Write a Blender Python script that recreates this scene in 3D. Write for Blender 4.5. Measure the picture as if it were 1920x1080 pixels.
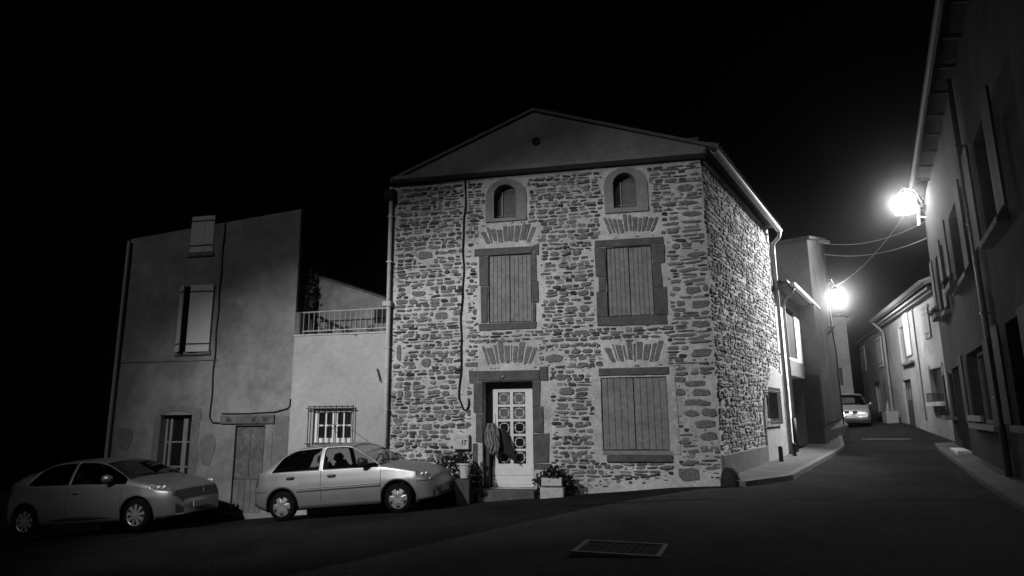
import bpy, math, random
import numpy as np
from mathutils import Vector, Matrix, noise

R = math.radians
rng = random.Random(11)
scene = bpy.context.scene
COL = scene.collection
for o in list(bpy.data.objects):
    bpy.data.objects.remove(o, do_unlink=True)

# ------------------------------------------------------------------ camera
YAW, PITCH, ROLL = R(11.7), R(11.15), R(0.6)
EYE = Vector((0.0, 0.0, 1.65))
fw = Vector((-math.sin(YAW) * math.cos(PITCH), math.cos(YAW) * math.cos(PITCH), math.sin(PITCH)))
rt0 = Vector((math.cos(YAW), math.sin(YAW), 0.0))
up0 = rt0.cross(fw)
rt = rt0 * math.cos(ROLL) - up0 * math.sin(ROLL)
up = up0 * math.cos(ROLL) + rt0 * math.sin(ROLL)
cam_data = bpy.data.cameras.new('camera')
cam_data.sensor_width = 36.0
cam_data.lens = 1218.0 / 1920.0 * 36.0
cam_data.clip_start = 0.05
cam_data.clip_end = 600.0
cam = bpy.data.objects.new('camera', cam_data)
COL.objects.link(cam)
m3 = Matrix((rt, up, -fw)).transposed()
cam.matrix_world = Matrix.Translation(EYE) @ m3.to_4x4()
scene.camera = cam

# ------------------------------------------------------------------ night sky, added fill sun, exposure
world = bpy.data.worlds.new('World')
scene.world = world
world.use_nodes = True
wn = world.node_tree.nodes
wl = world.node_tree.links
sky = wn.new('ShaderNodeTexSky')
sky.sky_type = 'NISHITA'
sky.sun_disc = False
sky.sun_elevation = R(35)
sky.sun_rotation = R(215)
bw = wn.new('ShaderNodeRGBToBW')
wl.new(sky.outputs[0], bw.inputs[0])
wl.new(bw.outputs[0], wn['Background'].inputs['Color'])
wn['Background'].inputs['Strength'].default_value = 0.00006

fill_sun = bpy.data.lights.new('fill_sun', 'SUN')
fill_sun.energy = 0.25  # added fill light that lifts the gable and other unlit walls
fill_sun.angle = R(4)
fill_sun_ob = bpy.data.objects.new('fill_sun', fill_sun)
COL.objects.link(fill_sun_ob)
fill_sun_ob.rotation_euler = Vector((0.12, 0.80, -0.55)).to_track_quat('-Z', 'Y').to_euler()

scene.view_settings.view_transform = 'Standard'
scene.view_settings.look = 'None'
scene.view_settings.gamma = 1.0
scene.view_settings.use_curve_mapping = False
scene.view_settings.exposure = 0.0
scene.render.engine = 'CYCLES'
cy = scene.cycles
cy.use_denoising = True
cy.max_bounces = 6
cy.diffuse_bounces = 3
cy.glossy_bounces = 3
cy.transparent_max_bounces = 12
cy.volume_bounces = 1
cy.sample_clamp_indirect = 4.0
cy.caustics_reflective = False
cy.caustics_refractive = False

# ------------------------------------------------------------------ materials (the photograph is black and white)
MATS = {}


def grey(v):
    return (v, v, v, 1.0)


def mat(name, base, rough=0.85, var=0.25, scale=6.0, bump=0.15, bscale=40.0, metal=0.0, island=0.0,
        stain=0.0, sscale=0.7, speck=0.0, pscale=38.0, spec=0.06, coat=0.0, bdist=0.02):
    if name in MATS:
        return MATS[name]
    m = bpy.data.materials.new(name)
    MATS[name] = m
    m.use_nodes = True
    N, L = m.node_tree.nodes, m.node_tree.links
    b = N['Principled BSDF']
    b.inputs['Roughness'].default_value = rough
    b.inputs['Metallic'].default_value = metal
    b.inputs['Specular IOR Level'].default_value = spec
    b.inputs['Coat Weight'].default_value = coat
    tc = N.new('ShaderNodeTexCoord')

    def mul(sock, lo, hi):
        r = N.new('ShaderNodeMapRange')
        r.inputs['From Min'].default_value = 0.28
        r.inputs['From Max'].default_value = 0.72
        r.inputs['To Min'].default_value = lo
        r.inputs['To Max'].default_value = hi
        L.new(sock, r.inputs['Value'])
        return r.outputs['Result']

    def times(a, c):
        q = N.new('ShaderNodeMath')
        q.operation = 'MULTIPLY'
        L.new(a, q.inputs[0])
        if isinstance(c, float):
            q.inputs[1].default_value = c
        else:
            L.new(c, q.inputs[1])
        return q.outputs[0]
    n1 = N.new('ShaderNodeTexNoise')
    n1.inputs['Scale'].default_value = scale
    n1.inputs['Detail'].default_value = 6.0
    n1.inputs['Roughness'].default_value = 0.65
    L.new(tc.outputs['Object'], n1.inputs['Vector'])
    val = mul(n1.outputs['Fac'], base * (1 - var), base * (1 + var))
    if stain:
        n2 = N.new('ShaderNodeTexNoise')
        n2.inputs['Scale'].default_value = sscale
        n2.inputs['Detail'].default_value = 4.0
        n2.inputs['Distortion'].default_value = 0.6
        L.new(tc.outputs['Object'], n2.inputs['Vector'])
        val = times(val, mul(n2.outputs['Fac'], 1 - stain, 1 + stain * 0.5))
    if speck:
        n4 = N.new('ShaderNodeTexNoise')
        n4.inputs['Scale'].default_value = pscale
        n4.inputs['Detail'].default_value = 3.0
        n4.inputs['Roughness'].default_value = 0.8
        L.new(tc.outputs['Object'], n4.inputs['Vector'])
        val = times(val, mul(n4.outputs['Fac'], 1 - speck, 1 + speck))
    if island:
        g = N.new('ShaderNodeNewGeometry')
        r = N.new('ShaderNodeMapRange')
        r.inputs['To Min'].default_value = 1 - island
        r.inputs['To Max'].default_value = 1 + island
        L.new(g.outputs['Random Per Island'], r.inputs['Value'])
        val = times(val, r.outputs['Result'])
    cc = N.new('ShaderNodeCombineColor')
    for i in range(3):
        L.new(val, cc.inputs[i])
    L.new(cc.outputs[0], b.inputs['Base Color'])
    if bump:
        n3 = N.new('ShaderNodeTexNoise')
        n3.inputs['Scale'].default_value = bscale
        n3.inputs['Detail'].default_value = 5.0
        L.new(tc.outputs['Object'], n3.inputs['Vector'])
        bp = N.new('ShaderNodeBump')
        bp.inputs['Strength'].default_value = min(1.0, bump)
        bp.inputs['Distance'].default_value = bdist
        L.new(n3.outputs['Fac'], bp.inputs['Height'])
        L.new(bp.outputs[0], b.inputs['Normal'])
    return m


def glass_mat(name, tint=0.75, gloss=0.12):
    if name in MATS:
        return MATS[name]
    m = bpy.data.materials.new(name)
    MATS[name] = m
    m.use_nodes = True
    N, L = m.node_tree.nodes, m.node_tree.links
    N.remove(N['Principled BSDF'])
    t = N.new('ShaderNodeBsdfTransparent')
    t.inputs[0].default_value = grey(tint)
    g = N.new('ShaderNodeBsdfGlossy')
    g.inputs['Roughness'].default_value = 0.06
    g.inputs['Color'].default_value = grey(0.9)
    lw = N.new('ShaderNodeFresnel')
    lw.inputs['IOR'].default_value = 1.45
    mx = N.new('ShaderNodeMixShader')
    L.new(lw.outputs[0], mx.inputs[0])
    L.new(t.outputs[0], mx.inputs[1])
    L.new(g.outputs[0], mx.inputs[2])
    L.new(mx.outputs[0], N['Material Output'].inputs[0])
    return m


def emit_mat(name, strength):
    m = bpy.data.materials.new(name)
    m.use_nodes = True
    N, L = m.node_tree.nodes, m.node_tree.links
    N.remove(N['Principled BSDF'])
    e = N.new('ShaderNodeEmission')
    e.inputs['Strength'].default_value = strength
    L.new(e.outputs[0], N['Material Output'].inputs[0])
    return m


mat('mortar', 0.54, 0.95, 0.25, 9, 0.9, 60, stain=0.34, sscale=0.9, spec=0.03, speck=0.38)
mat('lamplit_stone', 0.30, 0.9, 0.3, 18, 0.7, 45, island=0.5, spec=0.03, speck=0.35)  # lighter copy of stone, standing in for lamplight on the street side
mat('stone', 0.150, 0.9, 0.45, 18, 1.0, 40, island=0.74, spec=0.03, speck=0.4)
mat('dressed_stone', 0.105, 0.9, 0.25, 10, 0.5, 50, island=0.2, stain=0.25, sscale=3, spec=0.03, speck=0.25)
mat('pale_surround', 0.24, 0.9, 0.18, 8, 0.35, 60, stain=0.2, sscale=2, spec=0.03, speck=0.18)
mat('gable_plaster', 0.20, 0.95, 0.18, 5, 0.3, 60, stain=0.3, sscale=0.8, spec=0.03, speck=0.22)
mat('dark_trim', 0.03, 0.8, 0.4, 8, 0.3, 40)
mat('shutter_wood', 0.21, 0.75, 0.25, 12, 0.4, 50, island=0.24, stain=0.2, sscale=3, speck=0.15)
mat('arch_shutter', 0.15, 0.8, 0.2, 10, 0.2, 40, stain=0.2, sscale=3)
mat('white_door', 0.62, 0.55, 0.08, 6, 0.08, 40, spec=0.4)
mat('white_frame', 0.75, 0.6, 0.1, 10, 0.1, 50)
mat('white_plaster', 0.41, 0.95, 0.12, 7, 0.4, 90, stain=0.22, sscale=0.8, spec=0.03, speck=0.22)
mat('left_plaster', 0.25, 0.95, 0.2, 5, 0.6, 70, stain=0.36, sscale=1.1, spec=0.03, speck=0.28)
mat('patch_plaster', 0.17, 0.95, 0.2, 6, 0.4, 70, stain=0.2, sscale=2, speck=0.25)
mat('pale_shutter', 0.52, 0.6, 0.08, 8, 0.1, 40)
mat('old_wood', 0.13, 0.85, 0.35, 10, 0.4, 30, stain=0.3, sscale=3, speck=0.3)
mat('iron', 0.015, 0.6, 0.3, 15, 0.2, 60, spec=0.4)
mat('zinc', 0.30, 0.5, 0.2, 6, 0.1, 30, metal=0.3, spec=0.5)
mat('dark_zinc', 0.09, 0.6, 0.2, 6, 0.1, 30, metal=0.2)
mat('pale_pipe', 0.45, 0.6, 0.2, 6, 0.1, 30)
mat('cable', 0.02, 0.7, 0.2, 10, 0.0)
mat('asphalt', 0.028, 0.9, 0.45, 14, 1.0, 55, stain=0.5, sscale=0.6, spec=0.03, speck=0.85, bdist=.06)
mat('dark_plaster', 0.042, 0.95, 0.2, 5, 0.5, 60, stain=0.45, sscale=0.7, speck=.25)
mat('glint_white', 0.9, 0.1, 0.02, 10, 0.0, spec=0.8)
mat('old_patch', 0.009, 0.9, 0.3, 30, 0.6, 160)
mat('pavement', 0.10, 0.9, 0.25, 14, 0.5, 90, stain=0.3, sscale=1.2, speck=0.35)
mat('kerb_stone', 0.13, 0.9, 0.2, 14, 0.4, 60, island=0.2)
mat('road_paint', 0.07, 0.9, 0.6, 14, 0.2, 90)
mat('roof_tile', 0.11, 0.9, 0.3, 8, 0.4, 40, island=0.4)
mat('car_silver', 0.35, 0.42, 0.06, 4, 0.0, metal=0.72, spec=0.5, coat=0.22)
mat('car_grey', 0.26, 0.42, 0.06, 4, 0.0, metal=0.72, spec=0.5, coat=0.22)
mat('car_inside', 0.02, 0.9, 0.1, 4, 0.0)
mat('black_plastic', 0.018, 0.5, 0.15, 10, 0.0, spec=0.4)
mat('grey_plastic', 0.12, 0.5, 0.1, 10, 0.0, spec=0.4)
mat('tyre', 0.005, 0.85, 0.2, 20, 0.2, 60)
mat('rim', 0.30, 0.4, 0.06, 10, 0.0, metal=0.5)
mat('lamp_lens', 0.14, 0.32, 0.05, 10, 0.0, spec=0.6, coat=0.2)
mat('tail_lens', 0.06, 0.15, 0.1, 10, 0.0, spec=0.7, coat=0.8)
mat('plate', 0.55, 0.5, 0.05, 10, 0.0)
mat('print_black', 0.012, 0.7, 0.1, 10, 0.0)
mat('print_white', 0.65, 0.7, 0.1, 10, 0.0)
mat('number_plate', 0.03, 0.4, 0.1, 10, 0.0)
mat('concrete', 0.50, 0.9, 0.15, 10, 0.4, 60, stain=0.2, sscale=4, speck=0.2)
mat('leaf', 0.018, 0.8, 0.4, 20, 0.0, island=0.6)
mat('bark', 0.05, 0.9, 0.4, 14, 0.5, 30)
mat('street_plaster', 0.34, 0.95, 0.16, 5, 0.4, 70, stain=0.35, sscale=0.6, speck=0.25)
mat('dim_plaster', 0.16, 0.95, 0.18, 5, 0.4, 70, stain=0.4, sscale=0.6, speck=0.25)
mat('white_wall', 0.80, 0.9, 0.05, 6, 0.2, 80, stain=0.06)
mat('dark_wood', 0.06, 0.8, 0.3, 10, 0.3, 30, island=0.2)
mat('cloth_dark', 0.03, 0.95, 0.3, 14, 0.3, 40)
mat('cloth_pale', 0.16, 0.95, 0.35, 14, 0.3, 40)
glass_mat('car_glass', 0.72)
m_pane = mat('dark_pane', 0.012, 0.15, 0.1, 5, 0.0, spec=0.5)
mat('frosted_pane', 0.10, 0.4, 0.1, 5, 0.0, spec=0.4)

# ------------------------------------------------------------------ building blocks
OFF = {}


class Frame:
    """u runs along a wall to the right as seen from outside, w points out of the wall, z up."""

    def __init__(self, x, y, ang):
        self.o = np.array([x, y, 0.0])
        self.u = np.array([math.cos(ang), math.sin(ang), 0.0])
        self.w = np.array([math.sin(ang), -math.cos(ang), 0.0])

    def p(self, u, w, z):
        return self.o + self.u * u + self.w * w + np.array([0, 0, z])


WORLD = Frame(0, 0, 0)
WORLD.w = np.array([0, 1.0, 0])


class MB:
    def __init__(self, fr=WORLD):
        self.v, self.f, self.fr = [], [], fr

    def add(self, pts, faces, raw=False):
        b = len(self.v)
        self.v.extend([tuple(p) if raw else tuple(self.fr.p(*p)) for p in pts])
        flip = -1 if (self.fr is WORLD and not raw) else 1
        self.f.extend([tuple(b + i for i in f)[::flip] for f in faces])
        return self

    def box(self, u0, u1, w0, w1, z0, z1, jit=0.0):
        pts = [(u, w, z) for z in (z0, z1) for w in (w0, w1) for u in (u0, u1)]
        if jit:
            pts = [(a + rng.uniform(-jit, jit), b_ + rng.uniform(-jit, jit) * .4, c + rng.uniform(-jit, jit)) for a, b_, c in pts]
        return self.add(pts, [(0, 1, 3, 2), (4, 6, 7, 5), (0, 4, 5, 1), (2, 3, 7, 6), (0, 2, 6, 4), (1, 5, 7, 3)])

    def bevbox(self, u0, u1, w0, w1, z0, z1, b=0.01, jit=0.0):
        """box with the outer (w1) edges chamfered"""
        j = lambda: rng.uniform(-jit, jit) if jit else 0.0
        c = [(u0 + j(), z0 + j()), (u1 + j(), z0 + j()), (u1 + j(), z1 + j()), (u0 + j(), z1 + j())]
        mu, mz = (u0 + u1) / 2, (z0 + z1) / 2
        sg = lambda a, m: b if a < m else -b
        pts = [(u, w0, z) for u, z in c] + [(u, w1 - b, z) for u, z in c] + \
              [(u + sg(u, mu), w1, z + sg(z, mz)) for u, z in c]
        fs = [(3, 2, 1, 0), (8, 9, 10, 11)]
        for k in (0, 4):
            for i in range(4):
                n = (i + 1) % 4
                fs.append((k + i, k + n, k + 4 + n, k + 4 + i))
        return self.add(pts, fs)

    def prism(self, poly, w0, w1):
        """polygon in (u,z) extruded in w"""
        n = len(poly)
        pts = [(u, w0, z) for u, z in poly] + [(u, w1, z) for u, z in poly]
        fs = [tuple(range(n - 1, -1, -1)), tuple(range(n, 2 * n))]
        fs += [(i, (i + 1) % n, n + (i + 1) % n, n + i) for i in range(n)]
        return self.add(pts, fs)

    def tube(self, pts, r, n=8, cap=True, raw=True):
        P = [Vector(p if raw else self.fr.p(*p)) for p in pts]
        rs = r if isinstance(r, (list, tuple)) else [r] * len(P)
        b = len(self.v)
        ref = None
        for i, p in enumerate(P):
            t = (P[min(i + 1, len(P) - 1)] - P[max(i - 1, 0)]).normalized()
            if ref is None:
                ref = Vector((0, 0, 1)) if abs(t.z) < 0.9 else Vector((1, 0, 0))
            a = t.cross(ref).normalized()
            c = a.cross(t).normalized()
            ref = c
            for k in range(n):
                an = 2 * math.pi * k / n
                self.v.append(tuple(p + a * (math.cos(an) * rs[i]) + c * (math.sin(an) * rs[i])))
        for i in range(len(P) - 1):
            for k in range(n):
                k2 = (k + 1) % n
                self.f.append((b + i * n + k, b + i * n + k2, b + (i + 1) * n + k2, b + (i + 1) * n + k))
        if cap:
            self.f.append(tuple(b + k for k in range(n - 1, -1, -1)))
            self.f.append(tuple(b + (len(P) - 1) * n + k for k in range(n)))
        return self

    def lathe(self, prof, centre, n=20, axis='z', caps=True):
        """prof: list of (r, h)"""
        b = len(self.v)
        cx, cy_, cz = centre
        for r, h in prof:
            for k in range(n):
                a = 2 * math.pi * k / n
                c, s = math.cos(a) * r, math.sin(a) * r
                self.v.append((cx + c, cy_ + s, cz + h) if axis == 'z' else (cx + c, cy_ + h, cz + s))
        for i in range(len(prof) - 1):
            for k in range(n):
                k2 = (k + 1) % n
                self.f.append((b + i * n + k, b + i * n + k2, b + (i + 1) * n + k2, b + (i + 1) * n + k))
        if caps:
            self.f.append(tuple(b + k for k in range(n - 1, -1, -1)))
            self.f.append(tuple(b + (len(prof) - 1) * n + k for k in range(n)))
        return self

    def build(self, name, material, parent=None, smooth=False, loc=None, local=False):
        off = Vector((0, 0, 0))
        if parent is not None:
            off = OFF[parent.name]
        elif loc is not None:
            off = Vector(loc)
        if local:
            vs = self.v
        else:
            vs = [(x - off.x, y - off.y, z - off.z) for x, y, z in self.v]
        me = bpy.data.meshes.new(name)
        me.from_pydata(vs, [], self.f)
        me.update()
        me.materials.append(MATS[material] if isinstance(material, str) else material)
        if smooth:
            me.polygons.foreach_set('use_smooth', [True] * len(me.polygons))
        o = bpy.data.objects.new(name, me)
        COL.objects.link(o)
        if parent is not None:
            o.parent = parent
        elif loc is not None:
            o.location = off
        OFF[o.name] = off
        return o


def tag(o, label=None, cat=None, group=None, kind=None):
    if label:
        o['label'] = label
    if cat:
        o['category'] = cat
    if group:
        o['group'] = group
    if kind:
        o['kind'] = kind
    return o


def thing(name, label, cat, loc, group=None):
    o = bpy.data.objects.new(name, None)
    o.empty_display_size = 0.3
    COL.objects.link(o)
    o.location = Vector([float(c) for c in loc])
    OFF[o.name] = Vector([float(c) for c in loc])
    return tag(o, label, cat, group)


def text(name, body, size, fr, u, w, z, material, parent, extrude=0.002, bold=0.0, xs=1.0):
    cu = bpy.data.curves.new(name, 'FONT')
    cu.body = body
    cu.size = size
    cu.extrude = extrude
    cu.offset = bold
    cu.align_x = 'CENTER'
    cu.align_y = 'CENTER'
    tmp = bpy.data.objects.new('tmp', cu)
    COL.objects.link(tmp)
    dg = bpy.context.evaluated_depsgraph_get()
    dg.update()
    me = bpy.data.meshes.new_from_object(tmp.evaluated_get(dg))
    bpy.data.objects.remove(tmp, do_unlink=True)
    off = OFF[parent.name]
    for v in me.vertices:
        c = v.co.copy()
        v.co = Vector(fr.p(u + c.x * xs, w + c.z, z + c.y)) - off
    me.materials.clear()
    me.materials.append(MATS[material])
    o = bpy.data.objects.new(name, me)
    COL.objects.link(o)
    o.parent = parent
    OFF[o.name] = off
    return o


def wall_sheet(fr, u0, u1, z0, z1, holes, step=0.12, rough=0.0, thick=0.3, w=0.0):
    """a wall front divided into cells, openings left out, with reveals through its thickness"""
    mb = MB(fr)
    us, zs = {round(u0, 4), round(u1, 4)}, {round(z0, 4), round(z1, 4)}
    for h in holes:
        us |= {round(h[0], 4), round(h[1], 4)}
        zs |= {round(h[2], 4), round(h[3], 4)}

    def fill(s):
        s = sorted(s)
        out = []
        for a, b in zip(s, s[1:]):
            k = max(1, int(round((b - a) / step)))
            out += [a + (b - a) * i / k for i in range(k)]
        return out + [s[-1]]
    us = [u for u in fill(us) if u0 - 1e-6 <= u <= u1 + 1e-6]
    zs = [z for z in fill(zs) if z0 - 1e-6 <= z <= z1 + 1e-6]
    nu = len(us)
    pts = []
    for z in zs:
        for u in us:
            d = 0.0
            if rough:
                q = Vector((u * 2.3, z * 2.3, 3.1))
                d = rough * (noise.noise(q) * 0.6 + noise.noise(q * 3.7) * 0.5)
            pts.append((u, w + d, z))
    fs = []
    for j in range(len(zs) - 1):
        for i in range(nu - 1):
            cu, cz = (us[i] + us[i + 1]) / 2, (zs[j] + zs[j + 1]) / 2
            if any(h[0] < cu < h[1] and h[2] < cz < h[3] for h in holes):
                continue
            a = j * nu + i
            fs.append((a, a + 1, a + nu + 1, a + nu))
    mb.add(pts, fs)
    for h in holes:
        a, b, c, d = h[:4]
        for q in (((a, c), (a, d)), ((a, d), (b, d)), ((b, d), (b, c)), ((b, c), (a, c))):
            (ua, za), (ub, zb) = q
            mb.add([(ua, w + .02, za), (ub, w + .02, zb), (ub, w - thick, zb), (ua, w - thick, za)], [(0, 1, 2, 3)])
    return mb


def stone_mesh(mb, u, z, a, b, h, rot=0.0, n=9, base=-0.012, e=None):
    """one rough stone: outline a x b (half sizes), standing h out of the wall"""
    ca, sa = math.cos(rot), math.sin(rot)
    e = e or rng.uniform(0.45, 0.85)
    ph = rng.uniform(0, 0.5)
    out = []
    for k in range(n):
        t = 2 * math.pi * (k + ph) / n
        c, s = math.cos(t), math.sin(t)
        x = math.copysign(abs(c) ** e, c) * a * rng.uniform(0.78, 1.10)
        y = math.copysign(abs(s) ** e, s) * b * rng.uniform(0.72, 1.15)
        out.append((x, y))
    tx, ty = rng.uniform(-.25, .25) * h / max(a, .05), rng.uniform(-.3, .3) * h / max(b, .05)
    pts = []
    for sc, hh in ((1.0, base), (0.985, h * 0.55), (0.86, h)):
        for x, y in out:
            x2, y2 = x * sc, y * sc
            dd = (tx * x2 + ty * y2) if hh > 0 else 0
            pts.append((u + x2 * ca - y2 * sa, hh + dd * (hh / h if h else 0) + (rng.uniform(-.12, .12) * h if hh == h else 0), z + x2 * sa + y2 * ca))
    pts.append((u, h * rng.uniform(0.95, 1.2), z))
    fs = []
    for k in range(2):
        for i in range(n):
            j = (i + 1) % n
            fs.append((k * n + i, k * n + j, (k + 1) * n + j, (k + 1) * n + i))
    for i in range(n):
        fs.append((2 * n + i, 2 * n + (i + 1) % n, 3 * n))
    mb.add(pts, fs)


# ------------------------------------------------------------------ the lie of the land
def street_z(y):
    return 0.27 + 0.012 * max(0.0, min(y, 24.0) - 14.0) + 0.07 * max(0.0, y - 24.0)


def ground_z(x, y):
    b = max(0.0, min(1.0, (14.0 - y) / 2.2))
    a = 0.17 + 0.0835 * x + b * (0.13 - 0.0065 * x * 0)
    s = street_z(y)
    k = 0.12
    h = max(0.0, min(1.0, 0.5 + 0.5 * (s - a) / k))
    return s * (1 - h) + a * h - k * h * (1 - h)


gm = MB()
xs = np.concatenate([np.arange(-60, -20, 4.0), np.arange(-20, 16, 0.4), np.arange(16, 61, 4.0)])
ys = np.concatenate([np.arange(-20, 0, 2.0), np.arange(0, 48, 0.4), np.arange(48, 90, 3.0)])
pts = []
for y in ys:
    for x in xs:
        d = 0.010 * noise.noise(Vector((x * .9, y * .9, 0.0)))
        pts.append((x, y, ground_z(x, y) + d))
nx = len(xs)
gm.add(pts, [(j * nx + i, j * nx + i + 1, (j + 1) * nx + i + 1, (j + 1) * nx + i) for j in range(len(ys) - 1) for i in range(nx - 1)], raw=True)
tag(gm.build('road', 'asphalt', smooth=True), kind='structure')

# ------------------------------------------------------------------ the stone corner house
FA = Frame(0.0, 14.0, 0.0)                # front
SI = Frame(1.34, 14.0, R(90 - 20.3))      # side along the street
XL, XR, ZC = -5.83, 1.34, 7.10

house = thing('stone_house', 'rubble stone corner house with closed plank shutters and arched attic windows', 'house', (-2.2, 14.0, 0.0))

ARCH = [(-3.30, -2.78, 6.11, 6.92, -3.50, -2.54, 6.03, 7.05), (-0.57, -0.06, 6.15, 6.96, -0.77, 0.18, 6.04, 7.09)]
FIRST = [(-3.44, -2.46, 3.70, 5.25), (-0.79, 0.195, 3.735, 5.265)]
DOOR = (-3.58, -2.47, 0.14, 2.40)
GWIN = (-1.0, 0.36, 0.93, 2.43)
holes = [a[:4] for a in ARCH] + FIRST + [DOOR, GWIN]
front = wall_sheet(FA, XL, XR, -1.2, ZC + 0.1, holes, 0.07, 0.016, 0.35).build('front_wall', 'mortar', house, smooth=True)
SH = (4.75, 6.25, 1.50, 2.20)             # barred window of the side wall
side = wall_sheet(SI, 0.0, 7.35, -0.6, 7.30, [SH], 0.06, 0.022, 0.3).build('side_wall', 'mortar', house, smooth=True)
bk = MB()
BL, BR = FA.p(XL, -7.0, 0), SI.p(7.35, 0, 0)
bk.add([(XL, 14, -1), (XL, 21.2, -1), (XL, 21.2, 7.2), (XL, 14, 7.2)], [(0, 1, 2, 3)], raw=True)
bk.add([(XL, 21.2, -1), (BR[0], BR[1], -1), (BR[0], BR[1], 7.3), (XL, 21.2, 7.3)], [(0, 1, 2, 3)], raw=True)
bk.build('rear_wall', 'gable_plaster', house)
# dark void behind the openings so that no light leaks through
vb = MB()
vb.add([(XL + .05, 14.75, -1), (XR - .1, 14.75, -1), (XR - .1, 14.75, 7.1), (XL + .05, 14.75, 7.1)], [(0, 1, 2, 3)], raw=True)
vb.build('inner_wall', 'black_plastic', house)

# -- rubble stones
keep_out = [(a[4] - .01, a[5] + .01, a[6] - .02, 7.2) for a in ARCH]
keep_out += [(-3.68, -2.27, 3.52, 5.43), (-3.79, -2.3, 5.22, 5.43), (-1.04, 0.49, 3.52, 5.45), (-3.90, -2.12, 2.36, 2.66), (-3.80, -2.10, -0.5, 2.4), (-1.14, 0.50, 0.70, 2.64)]
VO = [(-2.98, 5.50, 1.20, 0.40, 11), (-0.22, 5.54, 1.10, 0.40, 11), (-2.98, 2.74, 1.15, 0.46, 10), (-0.28, 2.72, 1.15, 0.42, 10)]
keep_out += [(c - w_ / 2 - .07, c + w_ / 2 + .07, z - .03, z + h_ + .04) for c, z, w_, h_, n in VO]
keep_out += [(-4.24, -3.84, 0.92, 1.30), (-4.02, -3.98, 1.8, 7.1)]

stones = []   # (area, frame id, u, z, a, b, h, rot)
for (u, z, a, b) in ((.62, 2.36, .14, .06), (.93, 2.27, .22, .07), (.62, 2.09, .11, .08), (1.05, 2.09, .2, .08), (.95, 1.88, .30, .07), (.82, 1.67, .16, .07),
                     (1.17, 1.68, .16, .09), (1.08, 1.45, .23, .085), (1.14, 1.20, .19, .09), (.70, .46, .22, .15), (1.12, 5.0, .2, .055), (1.0, 4.22, .17, .08),
                     (1.14, 3.92, .19, .08), (1.12, 3.5, .2, .07), (1.10, 5.9, .22, .06), (.98, 6.5, .2, .08), (1.1, 2.9, .22, .085), (-1.98, 2.86, .20, .095), (-3.82, 2.78, .16, .06),
                     (-4.95, 5.35, .18, .10), (-5.1, 4.45, .2, .07), (-4.55, 3.9, .17, .09), (-4.9, 2.85, .12, .10), (-5.55, 3.1, .06, .2)):
    stones.append((a * b, 0, u, z, a, b, .02, rng.gauss(0, .03)))
    keep_out.append((u - a - .012, u + a + .012, z - b - .012, z + b + .012))


def blocked(u0, u1, z0, z1, ko):
    return any(u1 > k[0] and u0 < k[1] and z1 > k[2] and z0 < k[3] for k in ko)


def course(u_lo, u_hi, z_lo, z_hi, fid, ko, hmin, hmax, hrow, wl, bot=lambda u: -99, big_right=False):
    z = z_lo
    while z < z_hi:
        rh = rng.uniform(*hrow)
        if rng.random() < 0.15:
            rh *= 1.45
        ph = rng.uniform(0, 20)
        u = u_lo + rng.uniform(0.0, 0.12)
        while u < u_hi:
            edge = big_right and u > u_hi - 0.9
            w_ = rng.triangular(wl[0], wl[1], wl[0] + .3 * (wl[1] - wl[0])) * (1.5 if edge else 1.0)
            w_ = min(w_, u_hi - u + 0.02)
            wob = 0.05 * noise.noise(Vector((u * 0.7, ph, z * .5))) + .02 * noise.noise(Vector((u * 3, ph, z)))
            parts = [(0.0, 1.0)]
            r = rng.random()
            if rh > .105 and r < .45:
                c = rng.uniform(.35, .65)
                parts = [(0, c), (c, 1)]
            elif r > .86:
                parts = [(rng.uniform(0, .25), rng.uniform(.7, 1.0))]
            for (p0, p1) in parts:
                hh = rh * (p1 - p0)
                zc = z + rh * (p0 + p1) / 2 + wob
                a = (w_ - rng.uniform(.006, .030)) / 2
                b = (hh - rng.uniform(.004, .022)) / 2
                if a < .03 or b < .013 or rng.random() < .05:
                    continue
                for cu, aa in ((u + w_ / 2, a), (u + w_ * .3, a * .55), (u + w_ * .72, a * .52)):
                    if zc < z_hi - b and zc > bot(cu) + b and not blocked(cu - aa, cu + aa, zc - b, zc + b, ko):
                        stones.append((aa * b, fid, cu, zc, aa, b, rng.uniform(hmin, hmax), rng.gauss(.02, .06)))
                        break
            u += w_
        z += rh


gline = lambda u: 0.17 + 0.0835 * u
course(XL + 0.10, XR - 0.02, -0.75, 7.08, 0, keep_out, 0.010, 0.036, (.050, .118), (.09, .40), bot=lambda u: gline(u) + (0.22 if u > -2 else 0.05), big_right=True)
sko = [(4.35, 7.35, -1, 2.12), (5.6, 7.35, 2.0, 2.75)]
course(0.05, 7.25, 0.85, 7.15, 1, sko, 0.008, 0.034, (.065, .13), (.10, .40), bot=lambda s: 0.84)
cells = {}
for st in stones:
    if st[1] == 0:
        for ci in range(int((st[2] - st[4]) / .1) - 1, int((st[2] + st[4]) / .1) + 2):
            cells.setdefault((ci, int(st[3] / .1)), []).append(st)
for k in range(5200):
    a, b = rng.uniform(.018, .06), rng.uniform(.010, .024)
    u, z = rng.uniform(XL + .1, XR - .08), rng.uniform(0.0, 7.05)
    if z < gline(u) + .12 or blocked(u - a, u + a, z - b, z + b, keep_out):
        continue
    near = [q for dz_ in (-1, 0, 1) for q in cells.get((int(u / .1), int(z / .1) + dz_), [])]
    if any(abs(q[2] - u) < q[4] * .96 + a and abs(q[3] - z) < q[5] * .96 + b for q in near):
        continue
    st = (a * b, 0, u, z, a, b, rng.uniform(.004, .012), rng.gauss(0, .15))
    stones.append(st)
    for ci in range(int((u - a) / .1) - 1, int((u + a) / .1) + 2):
        cells.setdefault((ci, int(z / .1)), []).append(st)
stones.sort(key=lambda s: -s[0])
nf = ns = 0
infill = {0: MB(FA), 1: MB(SI)}
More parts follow.
